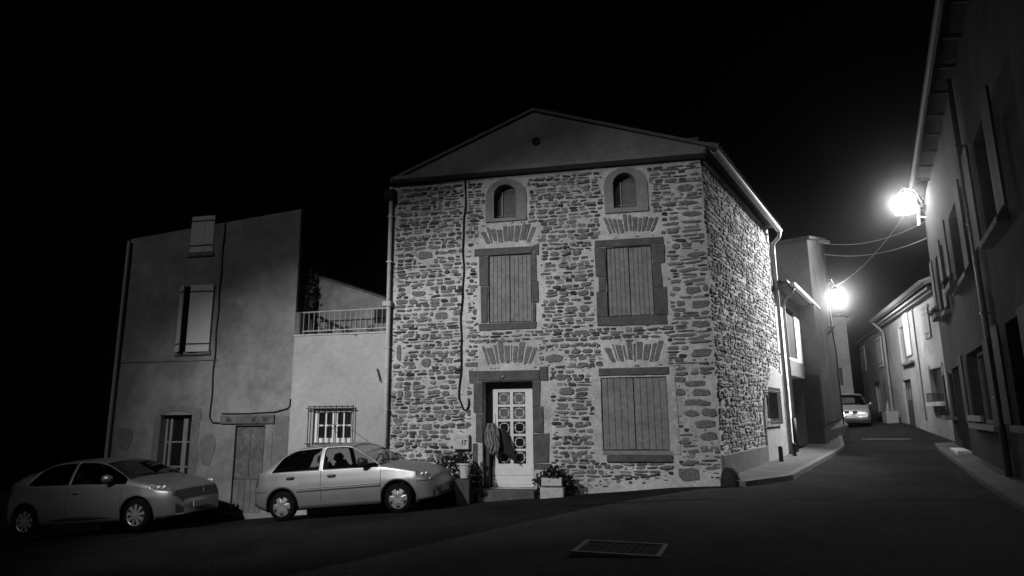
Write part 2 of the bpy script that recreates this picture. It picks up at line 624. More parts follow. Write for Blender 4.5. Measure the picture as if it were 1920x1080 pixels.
for st in stones:
    _, fid, u, z, a, b, h, rot = st
    if (fid == 0 and nf < 225) or (fid == 1 and ns < 75):
        mb = MB(FA if fid == 0 else SI)
        stone_mesh(mb, u, z, a, b, h, rot, 10)
        mb.build('stone', 'stone' if fid == 0 else 'lamplit_stone', front if fid == 0 else side)
        if fid == 0:
            nf += 1
        else:
            ns += 1
    else:
        stone_mesh(infill[fid], u, z, a, b, h, rot, 8)
tag(infill[0].build('small_stones', 'stone', front), kind='stuff')
tag(infill[1].build('small_stones', 'lamplit_stone', side), kind='stuff')
# relieving arches of upright stones
for c, z, w_, h_, n in VO:
    ws = [rng.uniform(.5, 1.5) for k in range(n)]
    tot = sum(ws)
    acc = 0.0
    for k in range(n):
        t0, t1 = acc / tot * 2 - 1, (acc + ws[k]) / tot * 2 - 1
        acc += ws[k]
        lo = z + .05 * (1 - ((t0 + t1) / 2) ** 2) + rng.uniform(-.015, .03)
        hi = lo + h_ * rng.uniform(.72, 1.0)
        g_ = rng.uniform(.006, .016)
        sp = .62
        quad = [(c + t0 * w_ / 2 * .86 + g_, lo), (c + t1 * w_ / 2 * .86 - g_, lo), (c + t1 * w_ / 2 * 1.12 - g_, hi), (c + t0 * w_ / 2 * 1.12 + g_, hi)]
        ring = []
        for q in range(4):
            (xa, za), (xb, zb) = quad[q], quad[(q + 1) % 4]
            for e in (.08, .5, .92):
                ring.append((xa + (xb - xa) * e + rng.uniform(-.006, .006), za + (zb - za) * e + rng.uniform(-.012, .012)))
        mu, mz = sum(p[0] for p in ring) / 12, sum(p[1] for p in ring) / 12
        hh = rng.uniform(.008, .02)
        pts = [(x, -.012, y) for x, y in ring] + [(mu + (x - mu) * .96, hh * .7, mz + (y - mz) * .98) for x, y in ring] + [(mu + (x - mu) * .78, hh, mz + (y - mz) * .92) for x, y in ring]
        fs = [tuple(range(24, 36))]
        for lv_ in (0, 12):
            fs += [(lv_ + i_, lv_ + (i_ + 1) % 12, lv_ + 12 + (i_ + 1) % 12, lv_ + 12 + i_) for i_ in range(12)]
        MB(FA).add(pts, fs).build('arch_stone', 'stone', front)

# -- window surrounds of dressed stone


def block(name, u0, u1, z0, z1, m='dressed_stone', w=0.022, jit=0.012, par=None):
    return MB(FA).bevbox(u0, u1, -0.05, w + rng.uniform(0, .006), z0, z1, 0.008, jit).build(name, m, par or house)


block('lintel', -3.77, -2.40, 5.25, 5.41)
block('lintel_end_stone', -2.38, -2.28, 5.20, 5.44)
block('sill', -3.66, -2.36, 3.53, 3.69)
block('jamb_stone', -3.66, -3.45, 4.55, 5.24)
block('jamb_stone', -3.62, -3.45, 3.70, 4.54)
block('jamb_stone', -2.45, -2.33, 4.60, 5.24)
block('jamb_stone', -2.45, -2.30, 4.10, 4.59)
block('jamb_stone', -2.45, -2.36, 3.70, 4.09)
block('lintel', -1.03, 0.46, 5.27, 5.44)
block('sill', -1.03, 0.44, 3.53, 3.725)
block('jamb_stone', -1.03, -0.80, 4.62, 5.26)
block('jamb_stone', -0.97, -0.80, 4.30, 4.61)
block('jamb_stone', -1.02, -0.80, 3.73, 4.29)
block('jamb_stone', 0.205, 0.47, 4.85, 5.26)
block('jamb_stone', 0.205, 0.38, 4.33, 4.84)
block('jamb_stone', 0.205, 0.47, 3.73, 4.32)
# ground floor window: wooden lintel, pale plaster band, sill
block('lintel', -1.04, 0.41, 2.47, 2.62, 'dressed_stone', 0.03, 0.008)
block('plaster_band', -1.19, -1.01, 0.85, 2.46, 'mortar', 0.012, 0.02)
block('plaster_band', 0.37, 0.55, 0.85, 2.46, 'mortar', 0.012, 0.02)
block('sill', -0.93, 0.38, 0.71, 0.83, 'dressed_stone', 0.05, 0.01)
block('plaster_band', -1.0, 0.42, 0.835, 0.925, 'pale_surround', 0.015, 0.004)
# door surround
block('lintel', -3.70, -2.31, 2.41, 2.63, 'dressed_stone', 0.03, 0.008)
block('lintel_end_stone', -3.89, -3.715, 2.36, 2.64)
block('lintel_end_stone', -2.295, -2.12, 2.40, 2.69)
block('jamb_stone', -3.78, -3.585, 1.72, 2.40)
block('jamb_stone', -3.74, -3.585, 1.10, 1.71)
block('jamb_stone', -3.80, -3.70, 0.15, 1.09)
block('jamb_stone', -3.68, -3.585, 0.45, 1.07, 'mortar', 0.012)
block('jamb_stone', -2.465, -2.30, 1.85, 2.40)
block('jamb_stone', -2.465, -2.24, 1.30, 1.84)
block('jamb_stone', -2.465, -2.13, 0.68, 1.27)
block('jamb_stone', -2.465, -2.10, 0.53, 0.66)
block('jamb_stone', -2.465, -2.20, 0.10, 0.51, 'mortar', 0.012)


def arch_poly(u0, u1, zs, zt, n=12):
    c, r = (u0 + u1) / 2, (u1 - u0) / 2
    h = zt - zs
    return [(c + r * math.cos(math.pi * k / n), zs + h * math.sin(math.pi * k / n)) for k in range(n + 1)]


for (a, b, c, d, oa, ob, oc, od) in ARCH:
    inn = [(a, c), (b, c)] + arch_poly(a, b, d - 0.24, d)
    out = [(oa, c), (ob, c)] + arch_poly(oa, ob, od - 0.42, od)
    mb = MB(FA)
    n = len(inn)
    pts = [(u, 0.028, z) for u, z in out] + [(u, 0.028, z) for u, z in inn] + [(u, -0.2, z) for u, z in inn] + [(u, -0.04, z) for u, z in out]
    fs = []
    for i in range(n):
        j = (i + 1) % n
        if i != 0:
            fs.append((i, j, n + j, n + i))
        fs.append((n + i, n + j, 2 * n + j, 2 * n + i))
        fs.append((j, i, 3 * n + i, 3 * n + j))
    mb.add(pts, fs)
    mb.build('arched_surround', 'pale_surround', house)
    MB(FA).bevbox(oa + .0, ob - .0, -0.05, 0.05, oc, c - .001, 0.008, 0.004).build('sill', 'pale_surround', house)
    sh = MB(FA).box(a - .02, b + .02, -0.26, -0.2, c - .02, d - 0.10).build('arch_shutter', 'arch_shutter', house)
    MB(FA).box(a - .02, b + .02, -0.27, -0.21, d - 0.099, d + 0.02).build('tympanum_pane', 'frosted_pane', house)
    MB(FA).tube([FA.p(a + .02, -0.12, c + .09), FA.p(b - .02, -0.12, c + .09)], 0.009, 6).build('window_bar', 'zinc', house)
    MB(FA).tube([FA.p(a + .16, -0.17, c), FA.p(a + .16, -0.17, d - .12)], 0.009, 6).build('window_bar', 'pale_pipe', house)


def plank_shutter(fr, u0, u1, z0, z1, w, n, material, parent, battens=False):
    root = MB(fr).box(u0 + .01, u1 - .01, w - 0.03, w - 0.004, z0 + .01, z1 - .01).build('shutter', material, parent)
    for k in range(n):
        a = u0 + (u1 - u0) * k / n + 0.004
        b = u0 + (u1 - u0) * (k + 1) / n - 0.004
        MB(fr).bevbox(a, b, w - 0.003, w + 0.012 + rng.uniform(0, .004), z0 + rng.uniform(0, .01), z1 - rng.uniform(0, .006), 0.004).build('plank', material, root)
    return root


for (a, b, c, d), wd in ((FIRST[0], -0.05), (FIRST[1], -0.05), (GWIN, -0.03)):
    mid = (a + b) / 2
    plank_shutter(FA, a + .008, mid - .006, c + .01, d - .012, wd, 5, 'shutter_wood', house)
    plank_shutter(FA, mid + .006, b - .008, c + .01, d - .02, wd, 5, 'shutter_wood', house)

# -- front door
DW = -0.30
dr = MB(FA).box(DOOR[0], DOOR[0] + .158, DW - .06, DW, DOOR[2], 2.40).box(DOOR[1] - .05, DOOR[1], DW - .06, DW, DOOR[2], 2.40) \
    .box(DOOR[0] + .159, DOOR[1] - .05, DW - .06, DW, 2.255, 2.40).build('door_frame', 'dark_wood', house)  # left post widened in dark wood to imitate the shadow wedge
L0, L1, LB, LT = -3.42, -2.52, 0.15, 2.25
leaf = MB(FA)
cols = [(-3.31, -3.035), (-2.965, -2.69)]
rows = []
z = 0.63
for k in range(5):
    rows.append((z, z + 0.268))
    z += 0.318
us = [L0, cols[0][0], cols[0][1], cols[1][0], cols[1][1], L1]
zs = [LB, 0.63] + [q for r_ in rows for q in r_][1:] + [LT]
for i in range(5):
    for j in range(len(zs) - 1):
        if i in (1, 3) and j % 2 == 1 and j < 10:
            continue
        leaf.box(us[i], us[i + 1], DW - .055, DW - .005, zs[j], zs[j + 1])
lf = leaf.build('door', 'white_door', house)
MB(FA).bevbox(-3.44, -2.56, DW - .005, DW + .008, 0.20, 0.36, .004).build('bottom_panel', 'white_door', lf)
MB(FA).bevbox(-3.44, -2.56, DW - .005, DW + .008, 0.39, 0.56, .004).build('bottom_panel', 'white_door', lf)
for ci, (a, b) in enumerate(cols):
    for ri, (c, d) in enumerate(rows):
        MB(FA).box(a - .005, b + .005, DW - .05, DW - .042, c - .005, d + .005).build('pane', 'frosted_pane' if ri >= 3 else 'dark_pane', lf)
        g = MB(FA)
        mu, mz, r_ = (a + b) / 2, (c + d) / 2, 0.094
        k = 0.026
        oct_ = [(-r_ + k, -r_), (r_ - k, -r_), (r_ - k, -r_ + k), (r_, -r_ + k), (r_, r_ - k), (r_ - k, r_ - k), (r_ - k, r_), (-r_ + k, r_), (-r_ + k, r_ - k), (-r_, r_ - k), (-r_, -r_ + k), (-r_ + k, -r_ + k)]
        pp = [(mu + x, DW - .03, mz + y) for x, y in oct_]
        g.tube([FA.p(*p) for p in pp + pp[:1]], 0.010, 5)
        for dx, dy in ((1, 0), (-1, 0), (0, 1), (0, -1)):
            g.tube([FA.p(mu + dx * r_, DW - .03, mz + dy * r_), FA.p(mu + dx * .135, DW - .03, mz + dy * .133)], 0.009, 5)
        g.build('pane_grille', 'white_door', lf)
MB(FA).tube([FA.p(-3.40, DW, 1.05), FA.p(-3.40, DW + .05, 1.05), FA.p(-3.30, DW + .05, 1.05)], 0.011, 6).build('door_handle', 'zinc', lf)
MB(FA).bevbox(-3.66, -2.42, -0.3, 0.28, -0.40, 0.135, 0.015).build('door_step', 'dressed_stone', house)
# number plate over the door
npl = MB(FA).bevbox(-3.175, -3.085, 0.02, 0.042, 2.455, 2.535, 0.004).build('number_plate', 'number_plate', house)
text('numeral', '17', 0.06, FA, -3.13, 0.0425, 2.495, 'print_white', npl, bold=0.001)

# -- cornice, gable, roof
MB(FA).bevbox(XL - .04, XR + .12, -0.1, 0.10, 7.12, 7.235, 0.02).build('cornice', 'dark_trim', house)
MB(FA).bevbox(XL + .05, XR + .10, -0.1, 0.05, 7.24, 7.36, 0.02).build('cornice_band', 'gable_plaster', house)
AP = (-2.34, 8.66)
MB(FA).prism([(XL + .02, 7.236), (XR + .14, 7.237), (XR + .14, 7.42), AP], -0.25, -0.01).build('gable', 'gable_plaster', house)
MB(FA).lathe([(0.105, 0.03), (0.105, -0.006), (0.08, -0.006), (0.075, 0.008)], FA.p(-2.29, 0.0, 7.92), 18, axis='y').build('vent', 'dark_trim', house)
ra = Vector((AP[0], 13.96, AP[1] + .02))
rb = Vector((-1.2, 21.4, AP[1] + .02))
el0, el1 = Vector((XL - .03, 13.96, 7.24)), Vector((XL - .03, 21.4, 7.24))
q0, q1 = SI.p(-0.1, 0.42, 7.32), SI.p(7.5, 0.27, 7.32)
er0, er1 = Vector((XR + 0.27, 13.96, 7.38)), Vector(tuple(q1))
rf = MB()
for A, B, C_, D_ in ((ra, rb, el1, el0), (er0, er1, rb, ra)):
    up_ = Vector((0, 0, 0.07))
    rf.add([A, B, C_, D_, A + up_, B + up_, C_ + up_, D_ + up_], [(0, 1, 2, 3), (4, 7, 6, 5), (0, 4, 5, 1), (1, 5, 6, 2), (2, 6, 7, 3), (3, 7, 4, 0)], raw=True)
roof = rf.build('roof', 'roof_tile', house)
# canal tiles along the gable edge and the street eave
for A, B, n in ((ra, el0, 15), (ra, er0, 15)):
    for k in range(n):
        p = A.lerp(B, (k + .04) / n) + Vector((0, 0.12, .06))
        q = A.lerp(B, (k + 1.08) / n) + Vector((0, 0.12, .075))
        MB().tube([p, q], [.045, .055], 8).build('edge_tile', 'roof_tile', roof)
for k in range(34):
    p = er0.lerp(er1, (k + .5) / 34)
    dirv = (rb - er1)
    dirv.normalize()
    MB().tube([p - dirv * .10 + Vector((0, 0, .05)), p + dirv * .4 + Vector((0, 0, .07))], [.085, .07], 8).build('eave_tile', 'roof_tile', roof)
# gutter and downpipes
g0, g1 = Vector(tuple(SI.p(-0.05, 0.33, 7.27))), Vector(tuple(SI.p(7.45, 0.33, 7.25)))
gut = MB()
n = 7
b0 = []
for e, p in enumerate((g0, g1)):
    for k in range(n):
        a = math.pi + math.pi * k / (n - 1)
        gut.v.append(tuple(p + Vector(tuple(SI.w)) * (math.cos(a) * .085) + Vector((0, 0, math.sin(a) * .085))))
    for k in range(n - 1, -1, -1):
        a = math.pi + math.pi * k / (n - 1)
        gut.v.append(tuple(p + Vector(tuple(SI.w)) * (math.cos(a) * .078) + Vector((0, 0, .002 + math.sin(a) * .078))))
M_ = 2 * n
gut.f += [(k, (k + 1) % M_, M_ + (k + 1) % M_, M_ + k) for k in range(M_)] + [tuple(range(M_ - 1, -1, -1)), tuple(range(M_, 2 * M_))]
gut.build('gutter', 'pale_pipe', house, smooth=False)
for k in range(12):
    p = g0.lerp(g1, (k + .5) / 12)
    MB(SI).tube([p + Vector(tuple(SI.w)) * -.09 + Vector((0, 0, .03)), p + Vector((0, 0, -.088)), p + Vector(tuple(SI.w)) * .09 + Vector((0, 0, .01))], 0.008, 5).build('gutter_hook', 'iron', house)
MB(SI).tube([SI.p(*p) for p in ((7.38, .33, 7.2), (7.38, .30, 7.02), (7.38, .12, 6.85), (7.38, .10, 6.6), (7.38, .10, 3.5), (7.38, .10, 0.45))], 0.055, 10).build('downpipe', 'zinc', house, smooth=True)
for z in (6.3, 4.9, 3.4, 1.9):
    MB(SI).tube([SI.p(7.38, .0, z), SI.p(7.38, .13, z), SI.p(7.38, .13, z + .03)], 0.03, 6).build('pipe_clip', 'zinc', house)
MB(SI).bevbox(0.02, 4.4, -.02, 0.055, -0.4, 0.84, 0.02).build('plinth', 'patch_plaster', house)
MB(SI).bevbox(4.4, 7.34, -.02, 0.05, -0.4, 1.50, 0.015).build('plaster_patch', 'white_plaster', house)
MB(SI).prism([(4.4, 1.501), (4.74, 1.501), (4.74, 2.22), (4.5, 2.05)], -.02, 0.045).build('plaster_patch', 'white_plaster', house)
MB(SI).prism([(4.74, 2.21), (6.26, 2.21), (6.26, 1.501), (7.33, 1.501), (7.33, 2.75), (6.3, 2.9), (5.6, 2.75)], -.02, 0.047).build('plaster_patch', 'white_plaster', house)
# barred window in the side wall
bw_ = thing('barred_window', 'small side window behind black iron bars near the zinc downpipe', 'window', SI.p(5.5, 0, 1.5))
MB(SI).box(4.74, 6.26, -0.25, -0.2, 1.49, 2.21).build('pane', 'dark_pane', bw_)
for u in (4.78, 5.5, 6.18):
    MB(SI).box(u, u + .06, -0.2, -0.14, 1.50, 2.2).build('frame', 'white_frame', bw_)
for k in range(11):
    u = 4.7 + k * 0.16
    MB(SI).tube([SI.p(u, .12, 1.36), SI.p(u, .12, 2.34)], 0.013, 6).build('bar', 'iron', bw_)
for z in (1.42, 2.24):
    MB(SI).tube([SI.p(4.6, .12, z), SI.p(6.4, .12, z)], 0.014, 6).build('cross_bar', 'iron', bw_)
for u in (4.62, 6.38):
    for z in (1.42, 2.24):
        MB(SI).tube([SI.p(u, -.02, z), SI.p(u, .12, z)], 0.013, 6).build('bracket', 'iron', bw_)
# chimney
ch = MB().box(1.15, 1.5, 16.3, 16.7, 7.6, 8.55).build('chimney', 'gable_plaster', roof)
MB().box(1.1, 1.55, 16.25, 16.75, 8.551, 8.62).build('chimney_cap', 'gable_plaster', roof)

# left downpipe of the stone house, its electric cable
pp = [(-5.80, .10, 7.05), (-5.80, .10, 4.36), (-5.80, .12, 4.28)]
dp = thing('downpipe', 'pale downpipe with box joint on the edge of the stone front', 'pipe', FA.p(-5.8, .1, -.2))
MB(FA).tube([FA.p(*p) for p in pp], 0.045, 10).build('upper_pipe', 'pale_pipe', dp, smooth=True)
MB(FA).bevbox(-5.93, -5.72, .01, .17, 4.16, 4.28, .015).build('hopper', 'pale_pipe', dp)
MB(FA).tube([FA.p(-5.79, .10, 4.16), FA.p(-5.79, .10, -.3)], 0.05, 10).build('lower_pipe', 'pale_pipe', dp, smooth=True)
MB(FA).bevbox(-5.95, -5.70, .0, .2, 6.72, 6.98, .02).build('junction_box', 'dark_trim', dp)
for z in (6.3, 5.2, 3.2, 1.8, .7):
    MB(FA).box(-5.86, -5.73, .0, .155, z, z + .03).build('pipe_clip', 'zinc', dp)
cpts = []
for k in range(40):
    t = k / 39
    z = 7.1 - t * 5.05
    u = -3.99 - 0.11 * t + 0.018 * math.sin(t * 17) - 0.02 * math.sin(t * 41) * .4
    cpts.append(FA.p(u, .035, z))
cpts += [FA.p(-4.07, .035, 1.95), FA.p(-4.01, .035, 1.80), FA.p(-3.95, .035, 1.79), FA.p(-3.90, .035, 1.86), FA.p(-3.885, .035, 2.0)]
tag(MB().tube(cpts, 0.017, 6).build('electric_cable', 'cable', loc=FA.p(-4, 0, 1.8)), 'black electric cable running down the stone front left of the door', 'cable')
# letter box
mbx = thing('letter_box', 'pale metal letter box with number 17 beside the front door', 'letter box', FA.p(-4.03, 0, .95))
MB(FA).bevbox(-4.205, -3.865, -.02, .115, .955, 1.265, .012).build('box', 'concrete', mbx)
MB(FA).bevbox(-4.18, -3.89, .115, .122, 1.195, 1.225, .002).build('slot_flap', 'pale_pipe', mbx)
text('numeral', '17', 0.15, FA, -3.975, .1155, 1.09, 'print_black', mbx, bold=0.004, xs=.8)

# ------------------------------------------------------------------ the plastered house on the left
lh = thing('plaster_house', 'tall stained plaster house with pale shutters behind the two parked cars', 'house', (-10.6, 14.0, -0.6))
LX0, LX1 = -13.04, -8.2
HW = (-11.24, -10.58, 5.78, 6.74)
MW = (-11.33, -10.46, 3.28, 4.92)
FW = (-11.62, -10.78, 0.02, 1.76)
LD = (-9.58, -8.82, -0.62, 1.50)
lw_ = wall_sheet(FA, LX0, LX1, -1.9, 6.1, [HW[:3] + (6.1,), MW, FW, LD], 0.25, 0.012, 0.25).build('front_wall', 'left_plaster', lh, smooth=True)
top = MB(FA)
zt = lambda u: 6.28 + (u - LX0) * 0.0915
for a, b in ((LX0, HW[0]), (HW[1], LX1)):
    top.add([(a, 0, 6.1), (b, 0, 6.1), (b, 0, zt(b)), (a, 0, zt(a))], [(0, 1, 2, 3)])
top.box(LX1 - .002, LX1, -.1, 0, -1.9, zt(LX1))
top.add([(LX0, 0, zt(LX0)), (LX1, 0, zt(LX1)), (LX1, -.1, zt(LX1)), (LX0, -.1, zt(LX0))], [(0, 1, 2, 3)])
top.build('upper_wall', 'left_plaster', lh)
MB(FA).box(LX0 + .01, LX1 - .01, -6.0, -.401, -1.9, 4.9).build('rear_block', 'left_plaster', lh)
# top window: closed pair
MB(FA).box(HW[0], HW[1], -.05, -.02, HW[2], HW[3]).build('window_back', 'dark_wood', lh)
for a, b in ((HW[0] + .0, HW[0] + .40), (HW[0] + .405, HW[1])):
    s_ = MB(FA).bevbox(a, b, -.018, .022, HW[2] + .01, HW[3], .004).build('shutter', 'pale_shutter', lh)
    for z in (5.95, 6.60):
        MB(FA).box(a - .01, b - .015, .023, .03, z, z + .03).build('strap_hinge', 'iron', s_)
block('sill', HW[0] - .05, HW[1] + .05, HW[2] - .1, HW[2] - .01, 'patch_plaster', .04, .002, lh)
# middle window: shutters ajar
MB(FA).box(MW[0], MW[1], -.24, -.2, MW[2], MW[3]).build('window_back', 'black_plastic', lh)
for a, b, wa, wb in ((-11.40, -11.13, .03, .24), (-11.02, -10.43, .13, .07)):
    mb = MB(FA)
    z0_, z1_ = 3.27, 4.93
    t = .035
    mb.add([(a, wa, z0_), (b, wb, z0_), (b, wb - t, z0_), (a, wa - t, z0_), (a, wa, z1_), (b, wb, z1_), (b, wb - t, z1_), (a, wa - t, z1_)],
           [(0, 1, 5, 4), (1, 2, 6, 5), (2, 3, 7, 6), (3, 0, 4, 7), (4, 5, 6, 7), (3, 2, 1, 0)])
    s_ = mb.build('shutter', 'pale_shutter', lh)
    for z in (3.44, 4.74):
        h_ = MB(FA)
        e = .004
        h_.add([(a, wa + e, z), (b, wb + e, z), (b, wb + e, z + .035), (a, wa + e, z + .035), (a, wa - e, z), (b, wb - e, z), (b, wb - e, z + .035), (a, wa - e, z + .035)],
               [(0, 1, 2, 3), (4, 7, 6, 5), (0, 3, 7, 4), (1, 5, 6, 2), (0, 4, 5, 1), (3, 2, 6, 7)])
        h_.build('strap_hinge', 'iron', s_)
block('sill', MW[0] - .08, MW[1] + .06, MW[2] - .09, MW[2] - .005, 'patch_plaster', .05, .002, lh)
# glazed french window
MB(FA).box(FW[0], FW[1], -.22, -.2, FW[2], FW[3]).build('pane', 'dark_pane', lh)
fr_ = MB(FA)
for u, ww in ((-11.60, .06), (-11.48, .07), (-11.11, .12), (-10.80, .04)):
    fr_.box(u, u + ww, -.2, -.15, FW[2], FW[3] - .03)
for z in (1.68, 1.10, .52):
    fr_.box(-11.60, -10.79, -.195, -.16, z, z + .035)
fr_.box(-11.60, -10.79, -.197, -.155, FW[2], .2)
fr_.build('window_frame', 'pale_surround', lh)
mb = MB(FA)
ap = arch_poly(-11.68, -10.72, 1.70, 1.86, 8)
mb.prism([(-11.78, 1.70), (-11.68, 1.70)] + ap[::-1][1:-1] + [(-10.72, 1.70), (-10.52, 1.66), (-10.55, 1.90), (-11.2, 2.02), (-11.7, 1.93)], -.02, .018)
mb.build('window_arch', 'patch_plaster', lh)
block('jamb_band', -10.77, -10.56, .0, 1.66, 'patch_plaster', .010, .01, lh)
block('jamb_band', -11.82, -11.64, .0, 1.69, 'patch_plaster', .010, .01, lh)
for (cx, cz, ra_, rb_) in ((-10.30, .95, .20, .42), (-12.6, 1.2, .2, .3)):
    MB(FA).prism([(cx + ra_ * math.cos(t) * (1 + .2 * math.sin(3 * t)), cz + rb_ * math.sin(t) * (1 + .15 * math.cos(2 * t))) for t in [k * .349 for k in range(18)]], -.01, .0135).build('plaster_patch', 'patch_plaster', lh)
# wooden door under a beam
dd = MB(FA).box(LD[0], LD[1], -.10, -.06, LD[2], LD[3]).build('door', 'old_wood', lh)
for k in range(2):
    a = LD[0] + .01 + k * .375
    MB(FA).bevbox(a, a + .36, -.059, -.04, .28, LD[3] - .08, .006).build('panel', 'old_wood', dd)
for k in range(5):
    a = LD[0] + .005 + k * .15
    MB(FA).bevbox(a, a + .142, -.059, -.035, LD[2] + .02, .26, .006).build('plank', 'patch_plaster', dd)
block('lintel', -9.98, -8.58, 1.54, 1.73, 'old_wood', .05, .012, lh)
for u in (-9.80, -9.15, -8.85):
    MB(FA).bevbox(u, u + .09, .05, .075, 1.60, 1.68, .005).build('beam_end', 'dark_wood', lh)
block('jamb_band', -8.80, -8.60, -.7, 1.52, 'left_plaster', .014, .01, lh)
block('plaster_patch', -8.58, -8.22, -.8, 1.70, 'patch_plaster', .008, .01, lh)
block('door_step', -9.7, -7.95, -.75, -.46, 'pale_surround', .10, .01, lh)
block('string_course', LX0, -10.2, 3.05, 3.075, 'patch_plaster', .02, .002, lh)
# downpipe and cables of the plaster house
tag(MB(FA).tube([FA.p(-13.0, .08, 6.2), FA.p(-13.0, .08, -1.0)], .045, 8).build('downpipe', 'zinc', loc=FA.p(-13, .08, -1)), 'grey downpipe on the outer edge of the stained plaster house', 'pipe')
cb = [FA.p(-10.28 + .012 * math.sin(k), .02, 6.5 - k * .16) for k in range(31)] + [FA.p(-10.24, .02, 1.62), FA.p(-10.2, .02, 1.57), FA.p(-9.98, .02, 1.56)]
tag(MB().tube(cb, .018, 6).build('wall_cable', 'cable', loc=FA.p(-10.2, 0, 1.5)), 'black cable down the middle of the stained plaster house', 'cable')
cb = [FA.p(-9.98, .03, 1.78), FA.p(-9.3, .03, 1.775), FA.p(-8.6, .03, 1.80), FA.p(-8.25, .03, 1.88), FA.p(-8.20, .03, 1.95), FA.p(-8.2, .03, 2.1)]
tag(MB().tube(cb, .012, 6).build('wall_cable', 'cable', loc=FA.p(-9, 0, 1.7)), 'thin cable over the wooden beam of the old door', 'cable')

# ------------------------------------------------------------------ terrace wall between the houses
tw = thing('terrace_house', 'low pale wall with roof terrace between the plaster house and stone house', 'house', (-7.0, 14.0, -0.5))
TW = (-7.60, -6.62, 1.10, 1.84)
wall_sheet(FA, LX1 + .001, XL + .0, -1.6, 3.56, [TW], 0.25, 0.010, 0.2).build('front_wall', 'white_plaster', tw, smooth=True)
MB(FA).box(LX1 + .002, XL - .001, -.549, -.003, 3.40, 3.565).build('terrace_floor', 'patch_plaster', tw)
MB(FA).box(LX1 + .002, XL - .001, -.20, .02, 3.566, 3.60).build('coping', 'concrete', tw)
MB(FA).prism([(-8.19, 3.2), (XL - .01, 3.2), (XL - .01, 4.36), (-8.19, 5.20)], -.85, -.55).build('rear_wall', 'left_plaster', tw)
for k in range(30):
    t = k / 29
    u = -8.15 + t * 2.26
    z = 5.19 - t * .80
    MB(FA).tube([FA.p(u, -.54, z), FA.p(u, -.95, z + .05)], .038, 7).build('edge_tile', 'roof_tile', tw)
MB(FA).box(-6.42, -6.08, -.56, -.545, 3.88, 4.22).build('rear_window', 'dark_pane', tw)
# window behind a grille
MB(FA).box(TW[0], TW[1], -.13, -.11, TW[2], TW[3]).build('pane', 'dark_pane', tw)
wf = MB(FA)
for u, ww in ((-7.60, .11), (-7.33, .035), (-7.155, .13), (-6.885, .03), (-6.70, .08)):
    wf.box(u, u + ww, -.10, -.06, TW[2], TW[3])
for z, hh in ((1.10, .10), (1.465, .035), (1.76, .08)):
    wf.box(TW[0], TW[1], -.098, -.063, z, z + hh)
wf.build('window_frame', 'white_frame', tw)
gr = thing('window_grille', 'black iron grille over the small window above the silver car', 'grille', FA.p(-7.1, 0, 1.0))
for k in range(9):
    u = -7.68 + k * .1375
    MB(FA).tube([FA.p(u, .09, 1.02), FA.p(u, .09, 1.93)], .011, 6).build('bar', 'iron', gr)
for z, e in ((1.075, .06), (1.86, .06), (1.905, -.01)):
    MB(FA).tube([FA.p(-7.68 - e, .10, z), FA.p(-6.58 + e, .10, z)], .012, 6).build('cross_bar', 'iron', gr)
for u in (-7.70, -6.56):
    for z in (1.075, 1.86):
        MB(FA).tube([FA.p(u, -.02, z), FA.p(u, .10, z)], .011, 6).build('bracket', 'iron', gr)
ring = [FA.p(-7.06 + .05 * math.cos(t), .09, 1.46 + .05 * math.sin(t)) for t in [k * .5236 for k in range(13)]]
MB().tube(ring, .007, 5).build('ring', 'iron', gr)
# iron hook on the pale wall
tag(MB(FA).tube([FA.p(-6.05, .0, 2.72), FA.p(-6.05, .06, 2.74), FA.p(-5.98, .06, 2.52), FA.p(-5.97, .05, 2.45)], .014, 6).build('wall_hook', 'iron', loc=FA.p(-6, 0, 2.5)), 'small iron shutter hook on the pale wall near the downpipe', 'hook')
# terrace railing
rl = thing('terrace_railing', 'thin pale metal railing along the roof terrace', 'railing', FA.p(-7.0, -.1, 3.6))
MB(FA).tube([FA.p(-8.10, -.1, 4.14), FA.p(-5.84, -.1, 4.16)], .016, 6).build('top_rail', 'pale_pipe', rl)
MB(FA).tube([FA.p(-8.10, -.1, 3.685), FA.p(-5.84, -.1, 3.70)], .014, 6).build('bottom_rail', 'pale_pipe', rl)
for k in range(17):
    u = -8.03 + k * .1335
    MB(FA).tube([FA.p(u, -.1, 3.60 if k % 8 == 0 else 3.69), FA.p(u, -.1, 4.15)], .007, 5).build('baluster', 'pale_pipe', rl)
tag(MB(FA).bevbox(-8.19, -8.06, -.3, .03, 3.601, 4.14, .02).build('terrace_pillar', 'patch_plaster', loc=FA.p(-8.1, -.1, 3.6)), 'short grey masonry pillar at the end of the terrace railing', 'pillar')
# dark twisted trunk with creeper, stair rail, pots on the terrace
vt = thing('vine', 'dark twisted vine trunk rising behind the terrace railing', 'vine', FA.p(-8.0, -.38, 3.56))
tp = [FA.p(-8.0 + .04 * math.sin(k * 1.1), -.38, 3.56 + k * .13) for k in range(13)]
MB().tube(tp, [.075 - .003 * k + .015 * math.sin(k * 2.3) for k in range(13)], 9).build('trunk', 'bark', vt)
lv = MB()
for k in range(170):
    t = rng.random()
    c = FA.p(-8.0 + rng.gauss(0, .05), -.36 + rng.gauss(0, .05), 3.9 + t * 1.35)
    d1 = Vector((rng.uniform(-1, 1), rng.uniform(-1, 1), rng.uniform(-1, 1))).normalized() * .055
    d2 = d1.orthogonal().normalized() * .04
    c = Vector(tuple(c))
    lv.add([c - d1, c + d2, c + d1, c - d2], [(0, 1, 2, 3)], raw=True)
tag(lv.build('leaves', 'leaf', vt), kind='stuff')
sr = thing('stair_rail', 'dark sloping stair handrail behind the terrace railing', 'handrail', FA.p(-7.6, -.42, 3.56))
MB().tube([FA.p(-8.05, -.42, 4.22), FA.p(-7.75, -.42, 4.06), FA.p(-7.1, -.42, 3.74)], .03, 6).build('rail', 'iron', sr)
